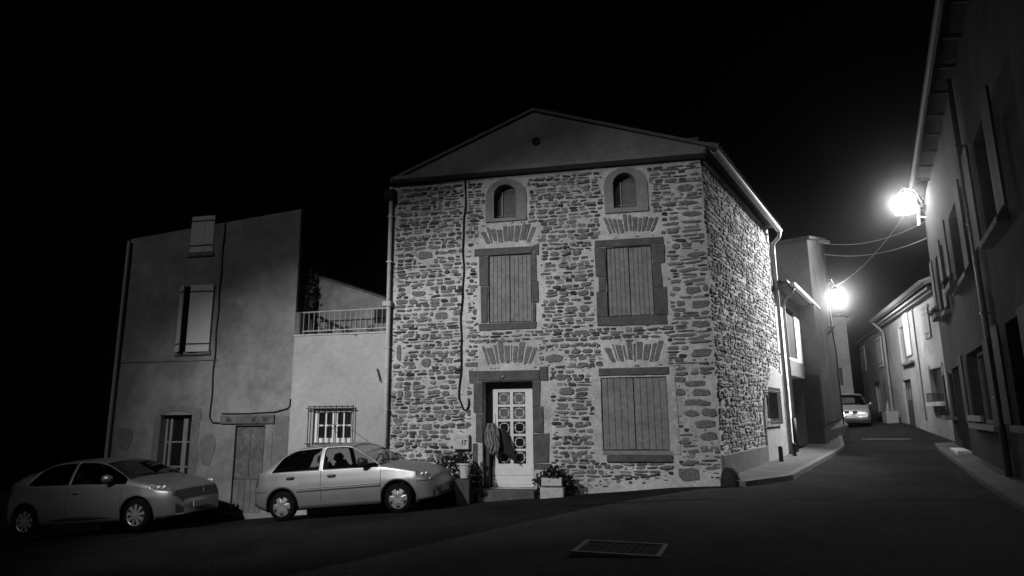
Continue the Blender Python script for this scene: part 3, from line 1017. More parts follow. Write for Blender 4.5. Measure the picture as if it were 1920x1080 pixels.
for u, z in ((-8.0, 4.18), (-7.55, 3.95), (-7.15, 3.75)):
    MB().tube([FA.p(u, -.42, 3.56), FA.p(u, -.42, z)], .03, 6).build('post', 'iron', sr)


def leaf_ball(mb, c, r, n, size, flat=0.8):
    for k in range(n):
        d = Vector((rng.gauss(0, 1), rng.gauss(0, 1), rng.gauss(0, 1))).normalized() * (r * rng.uniform(.35, 1.05))
        d.z *= flat
        p = Vector(tuple(c)) + d
        a = Vector((rng.uniform(-1, 1), rng.uniform(-1, 1), rng.uniform(-1, 1))).normalized()
        b = a.orthogonal().normalized()
        s = size * rng.uniform(.6, 1.3)
        mb.add([p - a * s, p + b * s * .55, p + a * s, p - b * s * .55], [(0, 1, 2, 3)], raw=True)


for i, (u, lab) in enumerate(((-7.62, 'small dark pot plant beside the vine trunk on the terrace'), (-7.02, 'small dark pot plant in the middle of the terrace'), (-6.40, 'small dark pot plant below the rear window on the terrace'), (-5.98, 'small dark pot plant at the stone house end of the terrace'))):
    t = thing('pot_plant', lab, 'plant', FA.p(u, -.33, 3.565), 'pot plants on the terrace')
    MB().lathe([(.055, 0), (.075, .11), (.07, .11)], FA.p(u, -.33, 3.565), 10).build('pot', 'dark_wood', t)
    l_ = MB()
    leaf_ball(l_, FA.p(u, -.33, 3.73), .10, 40, .03)
    tag(l_.build('leaves', 'leaf', t), kind='stuff')

# ------------------------------------------------------------------ things at the foot of the stone house
pl = thing('planter', 'two tier pale concrete planter with dark bushy plant beside the door', 'planter', FA.p(-2.0, .45, -.18))
MB(FA).bevbox(-2.24, -1.77, .25, .62, -.22, .235, .012).build('lower_trough', 'concrete', pl)
MB(FA).bevbox(-2.215, -1.80, .28, .60, .262, .42, .012).build('upper_trough', 'concrete', pl)
MB(FA).box(-2.18, -1.83, .30, .58, .235, .262).build('soil', 'bark', pl)
l_ = MB()
for c, r_, n_ in (((-2.0, .42, .46), .24, 300), ((-2.24, .36, .36), .19, 190), ((-1.76, .36, .38), .18, 170), ((-1.74, .30, .10), .12, 110), ((-2.28, .34, .14), .12, 90)):
    leaf_ball(l_, FA.p(*c), r_, n_, .04)
tag(l_.build('leaves', 'leaf', pl), kind='stuff')
pt = thing('flower_pot', 'pale round flower pot with dark plant in the shadow beside the silver car', 'planter', FA.p(-3.95, .45, -.2))
MB().lathe([(.10, .0), (.13, .25), (.15, .26), (.15, .30), (.13, .30), (.12, .26)], FA.p(-3.83, .50, .40), 14).build('pot', 'concrete', pt)
MB(FA).bevbox(-4.35, -3.68, .2, .72, -.4, .38, .02).build('stand', 'dark_wood', pt)
l_ = MB()
for c, r_, n_ in (((-4.2, .48, .66), .28, 220), ((-3.9, .48, .80), .22, 160), ((-3.68, .42, .45), .20, 150), ((-3.60, .40, .25), .17, 110)):
    leaf_ball(l_, FA.p(*c), r_, n_, .04)
tag(l_.build('leaves', 'leaf', pt), kind='stuff')
# ornament hung in the doorway: a pale bundle over a dark triangle of cloth
hg = thing('door_ornament', 'pale cloth bundle with dark pointed drape hanging in the doorway', 'ornament', FA.p(-3.4, -.05, .95))
mb = MB(FA)
cl = [(-3.40, 1.50), (-3.02, 1.30), (-2.86, .70), (-3.16, .88), (-3.40, 1.02)]
NB = 7
pts = []
for j in range(NB):
    t = j / (NB - 1)
    for i in range(NB):
        s_ = i / (NB - 1)
        u = (-3.42 + s_ * .30) * (1 - t) + (-3.36 + s_ * .52) * t
        z = (1.42 - s_ * .05) * (1 - t) + (1.00 - s_ * .34) * t
        pts.append((u, -.16 + .025 * math.sin(s_ * 11 + t * 2), z))
mb.add(pts, [(j * NB + i, j * NB + i + 1, (j + 1) * NB + i + 1, (j + 1) * NB + i) for j in range(NB - 1) for i in range(NB - 1)])
dro = mb.build('dark_drape', 'cloth_dark', hg, smooth=True)
md = dro.modifiers.new('thick', 'SOLIDIFY')
md.thickness = .012
for (uc, zt_, zb_, hw_, m_, ww_, ph_) in ((-3.40, 1.50, .86, .15, 'cloth_pale', -.06, 0.0), (-3.47, 1.36, .98, .07, 'pale_surround', -.01, 1.4), (-3.31, 1.26, .92, .06, 'cloth_pale', -.005, 2.6)):
    mb = MB(FA)
    NU, NV = 16, 12
    pts = []
    for j in range(NV):
        t = j / (NV - 1)
        wd = hw_ * (.25 + .9 * math.sin(math.pi * min(1, .12 + t * .80)))
        for i in range(NU):
            q = i / (NU - 1) * 2 - 1
            pts.append((uc + q * wd + .05 * t + .012 * math.sin(9 * t + ph_), ww_ + .03 * math.sin(q * 7 + ph_ + 2 * t) * (1 - .3 * t) + .02 * noise.noise(Vector((q * 2, t * 4, ph_))), zt_ + (zb_ - zt_) * t - .05 * abs(q) * t + .02 * math.sin(q * 5 + ph_) * t))
    mb.add(pts, [(j * NU + i, j * NU + i + 1, (j + 1) * NU + i + 1, (j + 1) * NU + i) for j in range(NV - 1) for i in range(NU - 1)])
    co = mb.build('bundle', m_, hg, smooth=True)
    md = co.modifiers.new('thick', 'SOLIDIFY')
    md.thickness = .012
MB().tube([FA.p(-3.46, -.08, 1.52), FA.p(-3.46, -.1, 1.80)], .006, 5).build('hanging_cord', 'cable', hg)
MB(FA).bevbox(-3.57, -3.46, -.2, -.1, .14, 1.0, .01).build('dark_board', 'dark_wood', hg)
# guard stone at the house corner
gs = MB()
cx, cy_ = SI.p(.05, .14, 0)[:2]
gs.lathe([(.02, .34), (.10, .32), (.16, .22), (.19, .08), (.20, -.15)], (cx, cy_, .27), 14)
tag(gs.build('guard_stone', 'dark_trim', smooth=True, loc=(cx, cy_, .2)), 'rounded dark guard stone at the foot of the house corner', 'guard stone')

# ------------------------------------------------------------------ pavements, kerbs, markings
pv = MB(SI)
NS = 45
for k in range(NS + 1):
    s_ = -0.1 + k * 0.4
    wd = 0.95 if s_ < 12 else max(.35, .95 - (s_ - 12) * .12)
    wd = min(wd, .35 + max(0, s_) * .45)
    z0_ = ground_z(*SI.p(s_, wd, 0)[:2])
    pv.add([(s_, -.05, z0_ + .13), (s_, wd, z0_ + .10)], [])
pv.f = [(2 * k, 2 * k + 1, 2 * k + 3, 2 * k + 2) for k in range(NS)]
pave = tag(pv.build('pavement', 'pavement'), kind='structure')
for k in range(44):
    s_ = -0.1 + k * 0.4
    wd = lambda q: min(.95 if q < 12 else max(.35, .95 - (q - 12) * .12), .35 + max(0, q) * .45)
    mb = MB(SI)
    a, b = s_ + .006, s_ + .394
    za, zb = ground_z(*SI.p(a, wd(a), 0)[:2]), ground_z(*SI.p(b, wd(b), 0)[:2])
    pts = []
    for (q, zz) in ((a, za), (b, zb)):
        w_ = wd(q)
        pts += [(q, w_ - .01, zz - .1), (q, w_ + .13, zz - .1), (q, w_ + .115, zz + .10), (q, w_ - .01, zz + .112)]
    mb.add(pts, [(0, 1, 2, 3), (7, 6, 5, 4), (0, 4, 5, 1), (1, 5, 6, 2), (2, 6, 7, 3), (3, 7, 4, 0)])
    mb.build('kerb_stone', 'kerb_stone', pave)
RW = Frame(10.06, 25.20, R(252.9))
pr = MB(RW)
NS = 40
for k in range(NS + 1):
    u = -.2 + k * .5
    z0_ = ground_z(*RW.p(u, .5, 0)[:2])
    pr.add([(u, -.05, z0_ + .12), (u, .46, z0_ + .09), (u, .58, z0_ + .085), (u, .60, z0_ - .05)], [])
pr.f = [(4 * k + j, 4 * k + j + 1, 4 * k + j + 5, 4 * k + j + 4) for k in range(NS) for j in range(3)]
tag(pr.build('narrow_pavement', 'pavement'), kind='structure')


def sheet(name, pts, material, lift=.006, n=6):
    """a patch laid over the road, bilinear between four corners"""
    mb = MB()
    A, B, C_, D_ = [Vector((p[0], p[1], 0)) for p in pts]
    vs = []
    for j in range(n + 1):
        for i in range(n + 1):
            p = A.lerp(B, i / n).lerp(D_.lerp(C_, i / n), j / n)
            vs.append((p.x, p.y, ground_z(p.x, p.y) + .010 * noise.noise(Vector((p.x * .9, p.y * .9, 0))) + lift))
    mb.add(vs, [(j * (n + 1) + i, j * (n + 1) + i + 1, (j + 1) * (n + 1) + i + 1, (j + 1) * (n + 1) + i) for j in range(n) for i in range(n)], raw=True)
    return tag(mb.build(name, material), kind='structure')


for (x0, y0, x1, y1, sd) in ((2.2, 16.2, 8.2, 15.2, 1), (3.4, 20.4, 9.0, 19.6, 2), (-1.5, 11.2, 5.6, 12.2, 3), (4.6, 23.0, 8.4, 27.5, 4), (5.2, 12.5, 8.2, 21.5, 5)):
    tsm = MB()
    n_ = 40
    for k in range(n_ + 1):
        t = k / n_
        x, y = x0 + (x1 - x0) * t, y0 + (y1 - y0) * t
        x += .35 * noise.noise(Vector((t * 5, sd, 0)))
        y += .35 * noise.noise(Vector((t * 5, sd, 7)))
        w_ = .035 + .03 * noise.noise(Vector((t * 9, sd, 3)))
        dx, dy = -(y1 - y0), (x1 - x0)
        ln_ = math.hypot(dx, dy)
        for e in (-1, 1):
            qx, qy = x + e * dx / ln_ * w_, y + e * dy / ln_ * w_
            tsm.v.append((qx, qy, ground_z(qx, qy) + .010 * noise.noise(Vector((qx * .9, qy * .9, 0))) + .007))
    tsm.f = [(2 * k, 2 * k + 1, 2 * k + 3, 2 * k + 2) for k in range(n_)]
    tag(tsm.build('tar_seam', 'old_patch'), kind='structure')
dg_ = thing('drain_grate', 'dark rectangular iron drain grate sunk in the road', 'drain grate', (-.35, 7.4, ground_z(-.35, 7.4)))
DG = Frame(-.38, 7.42, R(-8))
zg = ground_z(-.38, 7.42) + .012
for a, b, c_, d_ in ((-.46, .46, -.34, -.29), (-.46, .46, .29, .34), (-.46, -.41, -.29, .29), (.41, .46, -.29, .29)):
    MB(DG).box(a, b, c_, d_, zg - .05, zg + .012).build('frame', 'iron', dg_)
for k in range(10):
    MB(DG).box(-.395 + k * .082, -.345 + k * .082, -.285, .285, zg - .05, zg + .006).build('bar', 'old_patch', dg_)
MB(DG).box(-.41, .41, -.29, .29, zg - .06, zg - .004).build('pit', 'old_patch', dg_)
sheet('road_marking', ((6.45, 22.05), (6.75, 22.05), (6.75, 22.2), (6.45, 22.2)), 'road_paint', .012, 2)
sheet('road_marking', ((7.75, 27.3), (9.45, 27.3), (9.6, 27.8), (7.9, 27.8)), 'road_paint', .012, 4)
sheet('asphalt_repair', ((4.6, 24.2), (8.9, 23.6), (9.2, 24.4), (5.2, 25.2)), 'old_patch', .008)
sheet('asphalt_repair', ((3.5, 19.0), (8.0, 18.4), (8.0, 18.7), (3.6, 19.25)), 'old_patch', .008)

for s_, h_, lab in ((4.62, .36, 'short black iron post at the foot of the pale plaster patch'), (6.65, .34, 'short black iron post right beside the zinc downpipe')):
    p = SI.p(s_, .30, 0)
    z0_ = ground_z(*SI.p(s_, .9, 0)[:2]) + .12
    tag(MB().lathe([(.055, -.05), (.055, h_), (.04, h_ + .02)], (p[0], p[1], z0_), 10).build('iron_post', 'iron', loc=(p[0], p[1], z0_)), lab, 'post', 'short iron posts')

# ------------------------------------------------------------------ small white house along the street
SM = Frame(*SI.p(0, -.02, 0)[:2], R(90 - 20.3))
sm = thing('white_house', 'small white house with dark shutters above a garage opening', 'house', SI.p(10.5, 0, .3))
GA = (8.9, 12.35, .0, 2.86)
SW = (9.3, 10.9, 3.50, 5.15)
wall_sheet(SM, 8.45, 13.7, 2.86, 5.62, [SW], .5, .01, .15).build('upper_wall', 'white_wall', sm)
wall_sheet(SM, 8.45, 13.7, -.3, 2.86, [(GA[0], GA[1], -.3, 2.86)], .5, .01, .9).build('lower_wall', 'white_wall', sm)
wall_sheet(SM, 7.36, 8.45, -.3, 5.4, [], .12, .05).build('rough_wall', 'mortar', sm)
MB(SM).box(8.86, 12.4, .0, .025, 2.862, 3.38).build('door_band', 'patch_plaster', sm)
MB(SM).box(GA[0], GA[1], -.95, -.9, -.3, 2.86).build('garage_door', 'dark_wood', sm)
MB(SM).box(12.5, 13.695, .0, .03, .2, 2.0).build('lower_render', 'street_plaster', sm)
MB(SM).box(7.4, 13.7, -3, -1.0, -.3, 5.5).build('body', 'street_plaster', sm)
mid = (SW[0] + SW[1]) / 2
plank_shutter(SM, SW[0] + .01, mid - .01, SW[2], SW[3], -.04, 4, 'dark_wood', sm)
plank_shutter(SM, mid + .01, SW[1] - .01, SW[2], SW[3], -.04, 4, 'dark_wood', sm)
rfm = MB(SM)
rfm.add([(7.5, .42, 5.62), (13.95, .42, 5.62), (13.95, -3.2, 6.6), (7.5, -3.2, 6.6), (7.5, .42, 5.70), (13.95, .42, 5.70), (13.95, -3.2, 6.7), (7.5, -3.2, 6.7)],
        [(3, 2, 1, 0), (4, 5, 6, 7), (0, 1, 5, 4), (1, 2, 6, 5), (2, 3, 7, 6), (3, 0, 4, 7)])
sroof = rfm.build('roof', 'roof_tile', sm)
for k in range(30):
    u = 7.65 + k * .21
    MB(SM).tube([SM.p(u, .36, 5.60), SM.p(u, .02, 5.58)], [.055, .07], 7).build('eave_tile', 'pale_surround' if k % 2 else 'roof_tile', sroof)
MB(SM).box(8.0, 13.9, .43, .56, 5.58, 5.68).build('gutter', 'pale_pipe', sm)
MB(SM).tube([SM.p(8.35, .48, 5.58), SM.p(8.35, .40, 5.42), SM.p(8.40, .12, 5.18), SM.p(8.42, .10, 4.9), SM.p(8.42, .10, 1.5)], .05, 10).build('downpipe', 'zinc', sm, smooth=True)
MB(SM).tube([SM.p(8.42, .10, 1.5), SM.p(8.42, .10, .30)], .065, 10).build('pipe_foot', 'iron', sm, smooth=True)
# round road sign on the corner pillar
sg = thing('road_sign', 'round white rimmed road sign seen nearly edge on by the garage', 'sign', SM.p(13.2, .1, 1.4))
mb = MB()
c = SM.p(12.75, .22, 2.15)
axis = Vector((math.cos(R(69.7) + .25), math.sin(R(69.7) + .25), 0))
side_v = Vector((-axis.y, axis.x, 0)) * -1


def disc(mb, c, r0, r1, off, n=28):
    c = Vector(tuple(c))
    nrm = Vector(tuple(SM.w)) * .97 - Vector(tuple(SM.u)) * .25
    nrm.normalize()
    uu = Vector((0, 0, 1)).cross(nrm).normalized()
    b = len(mb.v)
    for k in range(n):
        a = 2 * math.pi * k / n
        d = uu * math.cos(a) + Vector((0, 0, 1)) * math.sin(a)
        mb.v += [tuple(c + d * r0 + nrm * off), tuple(c + d * r1 + nrm * off), tuple(c + d * r1 + nrm * (off - .015)), tuple(c + d * r0 + nrm * (off - .015))]
    for k in range(n):
        i, j = b + 4 * k, b + 4 * ((k + 1) % n)
        for q in range(4):
            mb.f.append((i + q, i + (q + 1) % 4, j + (q + 1) % 4, j + q))
    return mb


disc(MB(), c, .001, .27, .0).build('face', 'grey_plastic', sg)
disc(MB(), c, .27, .34, .012).build('rim', 'print_white', sg)
for dz in (-.06,):
    MB(SM).bevbox(12.57, 12.93, .235, .25, 2.11, 2.19, .002).build('bar_mark', 'print_white', sg)
MB().tube([SM.p(12.75, .19, 2.15), SM.p(12.75, .02, 2.15)], .02, 6).build('bracket', 'zinc', sg)

# ------------------------------------------------------------------ tall house with the street lamp
tc_ = thing('tall_house', 'tall dim plaster house behind the street lamp past the white house', 'house', (7.0, 29.5, .6))
CB = Frame(7.9, 30.22, R(24))
CT = 9.15
N_ = [(6.05, 25.25), (7.92, 30.22), (4.2, 31.6), (2.6, 26.6)]
ZT = [8.02, 9.15, 9.0, 7.9]
an = MB()
an.add([(x, y, -.3) for x, y in N_] + [(x, y, z) for (x, y), z in zip(N_, ZT)], [(0, 1, 5, 4), (1, 2, 6, 5), (2, 3, 7, 6), (3, 0, 4, 7), (4, 5, 6, 7)], raw=True)
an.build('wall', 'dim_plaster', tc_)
an = MB()
cN = [Vector((x, y, z + .003)) for (x, y), z in zip(N_, ZT)]
cc_ = sum(cN, Vector()) / 4
cN = [cc_ + (p - cc_) * 1.05 for p in cN]
an.add([tuple(p) for p in cN] + [tuple(p + Vector((0, 0, .12))) for p in cN], [(3, 2, 1, 0), (4, 5, 6, 7), (0, 1, 5, 4), (1, 2, 6, 5), (2, 3, 7, 6), (3, 0, 4, 7)], raw=True)
an.build('roof', 'roof_tile', tc_)
for k in range(8):
    p = Vector((7.92, 30.22, 9.12)).lerp(Vector((6.05, 25.25, 8.0)), k / 16)
    MB().tube([p + Vector((.02, 0, -.03)), p + Vector((.22, -.08, -.06))], .08, 7).build('eave_tile', 'pale_surround', tc_)
MB().tube([(7.60, 29.2, 8.8), (7.60, 29.2, 5.2), (7.68, 29.2, 4.2), (7.68, 29.2, .9)], .03, 8).build('wall_pipe', 'dark_trim', tc_)
an = MB()
an.add([(5.95, 25.22, .3), (5.45, 25.38, .3), (5.45, 25.38, 3.0), (5.95, 25.22, 3.0), (5.95, 25.18, .3), (5.45, 25.34, .3), (5.45, 25.34, 3.0), (5.95, 25.18, 3.0)],
       [(0, 1, 2, 3), (7, 6, 5, 4), (0, 4, 5, 1), (1, 5, 6, 2), (2, 6, 7, 3), (3, 7, 4, 0)], raw=True)
an.build('annex_door', 'dark_wood', tc_)
bd = MB()
bd.add([(5.97, 25.2, .35), (8.05, 29.95, .5), (8.05, 29.95, 1.15), (5.97, 25.2, 1.0), (6.10, 25.3, .35), (7.9, 30.1, .5), (7.9, 30.1, 1.4), (6.1, 25.3, 1.3)],
       [(0, 1, 2, 3), (3, 2, 6, 7), (0, 3, 7, 4), (1, 5, 6, 2)], raw=True)
bd.build('sloped_plinth', 'dim_plaster', tc_)  # sloping base in the same plaster as the wall
# house at the bend
hb = thing('bend_house', 'plain plaster house at the bend behind the oncoming car', 'house', (9.5, 41.3, 1.5))
MB().box(3.0, 11.55, 41.2, 47, .8, 7.2).build('wall', 'street_plaster', hb)
MB().box(2.8, 11.8, 41.0, 47.2, 7.202, 7.35).build('roof', 'roof_tile', hb)
MB().box(10.9, 11.05, 41.14, 41.199, 3.2, 4.2).build('window', 'dark_wood', hb)

# ------------------------------------------------------------------ lit houses at the end of the street
FF = Frame(11.75, 34.09, R(261.7))


def pair_shutters(fr, u0, u1, z0, z1, par, m, w=.03):
    for a, b in ((u0, (u0 + u1) / 2 - .01), ((u0 + u1) / 2 + .01, u1)):
        s_ = MB(fr).bevbox(a, b, w - .03, w + .02, z0, z1, .005).build('shutter', m, par)
        for z in (z0 + .18, z1 - .22):
            MB(fr).box(a + .02, b - .02, w + .021, w + .03, z, z + .04).build('strap_hinge', 'iron', s_)


# f house: u = -s  (door at u 0..1.7)
fh = thing('lit_house', 'lamp lit rough plaster house with tiled eave at the street bend', 'house', FF.p(2.5, 0, 1.2))
FH = [(0.0, 1.65, .9, 3.10), (.75, 1.75, 3.85, 5.50), (5.2, 7.0, 2.02, 3.30)]
wall_sheet(FF, -2.75, 7.9, .6, 6.2, FH, .4, .02, .35).build('front_wall', 'street_plaster', fh)
MB(FF).box(-2.74, 7.9, -6, -.4, .6, 6.2).build('body', 'street_plaster', fh)
MB(FF).box(.0, 1.65, -.14, -.08, .9, 3.09).build('door', 'dark_wood', fh)
for a in (.25, .75, 1.2):
    MB(FF).box(a, a + .22, -.08, -.07, 2.2, 2.7).build('door_light', 'pale_surround', fh)
MB(FF).box(.75, 1.75, -.14, -.08, 3.85, 5.5).build('window_back', 'patch_plaster', fh)
s_ = MB(FF).bevbox(1.78, 2.75, .02, .06, 4.1, 6.0, .006).build('open_shutter', 'pale_shutter', fh)
MB(FF).bevbox(.6, .74, .02, .06, 3.85, 5.5, .006).build('open_shutter', 'pale_shutter', fh)
MB(FF).box(.6, 2.9, .0, .16, 3.74, 3.84).build('sill', 'patch_plaster', fh)
pair_shutters(FF, 5.35, 6.25, 4.49, 5.65, fh, 'street_plaster')
MB(FF).box(5.25, 6.35, .0, .04, 5.652, 5.8).build('lintel', 'pale_surround', fh)
MB(FF).box(5.2, 7.0, -.16, -.12, 2.02, 3.30).build('window_back', 'dark_pane', fh)
MB(FF).box(5.0, 7.2, .0, .25, 1.86, 2.015).build('sill', 'concrete', fh)
for a in (5.05, 7.02):
    MB(FF).box(a, a + .14, .0, .03, 2.02, 3.45).build('jamb_band', 'pale_surround', fh)
for k in range(13):
    MB(FF).tube([FF.p(5.1 + k * .16, .2, 2.02), FF.p(5.1 + k * .16, .2, 2.35)], .012, 5).build('guard_bar', 'iron', fh)
MB(FF).tube([FF.p(5.0, .2, 2.36), FF.p(7.1, .2, 2.36)], .015, 5).build('guard_rail', 'iron', fh)
MB(FF).box(3.6, 3.75, .0, .05, 1.3, 6.2).build('corner_band', 'pale_surround', fh)
rfm = MB(FF)
rfm.add([(-3.1, .50, 6.22), (8.3, .50, 6.22), (8.3, -4, 7.9), (-3.1, -4, 7.9), (-3.1, .50, 6.32), (8.3, .50, 6.32), (8.3, -4, 8.0), (-3.1, -4, 8.0)],
        [(3, 2, 1, 0), (4, 5, 6, 7), (0, 1, 5, 4), (1, 2, 6, 5), (2, 3, 7, 6), (3, 0, 4, 7)])
fr2 = rfm.build('roof', 'roof_tile', fh)
for k in range(46):
    u = -3.0 + k * .245
    MB(FF).tube([FF.p(u, .60, 6.33), FF.p(u, -.6, 6.76)], .10, 8).build('roof_tile', 'roof_tile', fr2)
MB(FF).box(-2.75, 7.9, .0, .22, 6.02, 6.10).build('eave_band', 'pale_surround', fh)
MB(FF).box(-2.9, 8.0, .0, .36, 6.101, 6.19).build('eave_band', 'pale_surround', fh)
MB(FF).tube([FF.p(-2.85, .5, 6.25), FF.p(-2.8, .3, 6.0), FF.p(-2.75, .1, 5.7), FF.p(-2.75, .1, 1.3)], .06, 8).build('downpipe', 'zinc', fh)
# e house further back
eh = thing('end_house', 'lower plaster house with pale shutters at the far end of the street', 'house', FF.p(-7, 0, 1.3))
EH = [(-7.4, -6.3, .9, 3.15)]
wall_sheet(FF, -12.0, -2.76, .6, 6.0, EH, .5, .02, .3, w=-.02).build('front_wall', 'street_plaster', eh)
MB(FF).box(-12.0, -2.77, -5, -.4, .6, 6.0).build('body', 'street_plaster', eh)
MB(FF).box(-12.2, -2.6, -5.2, .2, 6.002, 6.12).build('roof', 'roof_tile', eh)
pair_shutters(FF, -11.6, -9.7, 4.15, 5.7, eh, 'pale_shutter')
pair_shutters(FF, -5.5, -4.1, 4.05, 5.68, eh, 'pale_shutter')
MB(FF).box(-7.4, -6.3, -.16, -.1, .9, 3.15).build('door', 'white_door', eh)
MB(FF).box(-7.45, -6.25, -.02, .03, 3.16, 3.35).build('door_lintel', 'dark_trim', eh)
pair_shutters(FF, -4.9, -4.1, 1.95, 3.28, eh, 'patch_plaster')
# stone trough and weeds by the lit house
tg = ground_z(*FF.p(-2.0, .5, 0)[:2])
tr = thing('stone_trough', 'squat stone trough between the two lit house doors', 'trough', FF.p(-1.6, .5, tg))
MB(FF).bevbox(-2.4, -1.2, .15, .65, tg - .1, tg + .55, .04, .03).build('trough', 'street_plaster', tr)
MB(FF).box(-2.3, -1.3, .2, .6, tg + .551, tg + .57).build('soil', 'bark', tr)
MB().lathe([(.10, 0), (.06, .25), (.02, .5)], FF.p(-2.2, .4, tg + .57), 8).build('pale_vase', 'pale_surround', tr)
for i, (u, lab) in enumerate(((-4.6, 'low leafy weeds at the wall of the end house'),)):
    t = thing('leafy_plant', lab, 'plant', FF.p(u, .4, tg))
    l_ = MB()
    z0_ = ground_z(*FF.p(u, .4, 0)[:2])
    for q in range(5):
        leaf_ball(l_, FF.p(u + rng.uniform(-.6, .6), .4 + rng.uniform(-.1, .2), z0_ + rng.uniform(.12, .4)), .28, 70, .07)
    tag(l_.build('leaves', 'leaf', t), kind='stuff')
    MB(FF).tube([FF.p(u, .4, z0_ - .05), FF.p(u + .05, .42, z0_ + .35)], .03, 5).build('stem', 'bark', t)

# ------------------------------------------------------------------ dark house along the right
rh = thing('dark_house', 'tall unlit house with open shutters along the right of the street', 'house', RW.p(8, 0, .2))
RH = [(2.05, 4.25, 4.62, 6.58), (6.8, 9.6, 4.75, 6.70), (0.75, 1.9, 1.5, 2.85), (2.4, 4.3, .2, 2.95), (6.4, 10.45, 1.35, 3.10), (12.5, 14.5, 1.4, 3.2), (12.2, 14.2, 4.8, 6.8)]
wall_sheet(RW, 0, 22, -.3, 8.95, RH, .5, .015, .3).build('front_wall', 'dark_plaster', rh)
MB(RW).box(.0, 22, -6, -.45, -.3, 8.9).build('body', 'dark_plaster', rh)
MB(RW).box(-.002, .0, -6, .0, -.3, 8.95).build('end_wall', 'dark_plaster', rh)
for (a, b, c_, d_) in RH:
    if c_ < .5:
        w_ = MB(RW).box(a, b, -.28, -.22, c_, d_).build('door', 'dark_wood', rh)
        MB(RW).bevbox(a - .1, b + .1, .0, .35, -.1, ground_z(*RW.p(a, .3, 0)[:2]) + .17, .02).build('door_step', 'concrete', rh)
        continue
    MB(RW).box(a, b, -.28, -.25, c_, d_).build('pane', 'dark_pane', rh)
    wf = MB(RW)
    for q in (a, (a + b) / 2 - .04, b - .08):
        wf.box(q, q + .08, -.25, -.2, c_, d_)
    wf.box(a, b, -.249, -.201, c_, c_ + .08).box(a, b, -.249, -.201, d_ - .08, d_)
    wf.build('window_frame', 'patch_plaster', rh)
    hw = (b - a) / 2
    for q, sgn in ((a, -1), (b, 1)):
        u_ = sorted((q, q + sgn * min(hw, .75)))
        ps = plank_shutter(RW, u_[0] + .02, u_[1] - .02, c_, d_, .14, 4, 'dark_wood', rh)
    MB(RW).bevbox(a - .08, b + .08, .0, .18, c_ - .12, c_ - .005, .01).build('sill', 'patch_plaster', rh)
for u0_, u1_, z0_, lab in ((2.0, 3.3, 4.52, 0), (6.7, 8.2, 4.65, 1), (.7, 1.9, 1.38, 2)):
    bx = thing('window_box', ('pale flower box under the farther upper window of the dark house', 'pale flower box under the nearer upper window of the dark house', 'flower box on the low window at the corner of the dark house')[lab], 'flower box', RW.p(u0_, .3, z0_))
    MB(RW).bevbox(u0_, u1_, .185, .34, z0_, z0_ + .15, .012).build('box', 'patch_plaster', bx)
    l_ = MB()
    for q in range(5):
        leaf_ball(l_, RW.p(u0_ + (u1_ - u0_) * (q + .5) / 5, .30, z0_ + .24), .14, 35, .045)
    tag(l_.build('leaves', 'leaf', bx), kind='stuff')
MB(RW).box(6.9, 9.3, .181, .24, 1.42, 1.55).build('sill_rail', 'pale_surround', rh)
MB(RW).tube([RW.p(10.9, .09, 8.8), RW.p(10.9, .09, 1.45)], .055, 10).build('downpipe', 'zinc', rh, smooth=True)
MB(RW).tube([RW.p(10.92, .09, 1.45), RW.p(10.92, .09, .15)], .065, 10).build('pipe_foot', 'iron', rh)
for z in (7.2, 5.5, 3.6, 1.9):
    MB(RW).box(10.83, 10.97, .0, .16, z, z + .035).build('pipe_clip', 'zinc', rh)
rfm = MB(RW)
rfm.add([(2.9, .45, 8.96), (22.4, .45, 8.96), (22.4, -6, 11), (2.9, -6, 11), (2.9, .45, 9.08), (22.4, .45, 9.08), (22.4, -6, 11.1), (2.9, -6, 11.1)],
        [(3, 2, 1, 0), (4, 5, 6, 7), (0, 1, 5, 4), (1, 2, 6, 5), (2, 3, 7, 6), (3, 0, 4, 7)])
rfm.build('roof', 'roof_tile', rh)
MB(RW).tube([RW.p(3.0, .46, 8.86), RW.p(22.3, .46, 8.86)], .09, 10).build('gutter', 'dark_zinc', rh)
for k in range(14):
    MB(RW).tube([RW.p(3.6 + k * 1.3, .0, 8.85), RW.p(3.6 + k * 1.3, .42, 8.93)], .05, 6).build('rafter_end', 'dark_wood', rh)
# shutter hook and bracket things near the lamp
for u, z in ((.8, 8.35), (1.25, 8.6)):
    MB(RW).tube([RW.p(u, .0, z), RW.p(u, .22, z + .05), RW.p(u, .24, z - .25)], [.03, .06, .05], 7).build('insulator', 'concrete', rh)

# ------------------------------------------------------------------ street lamps


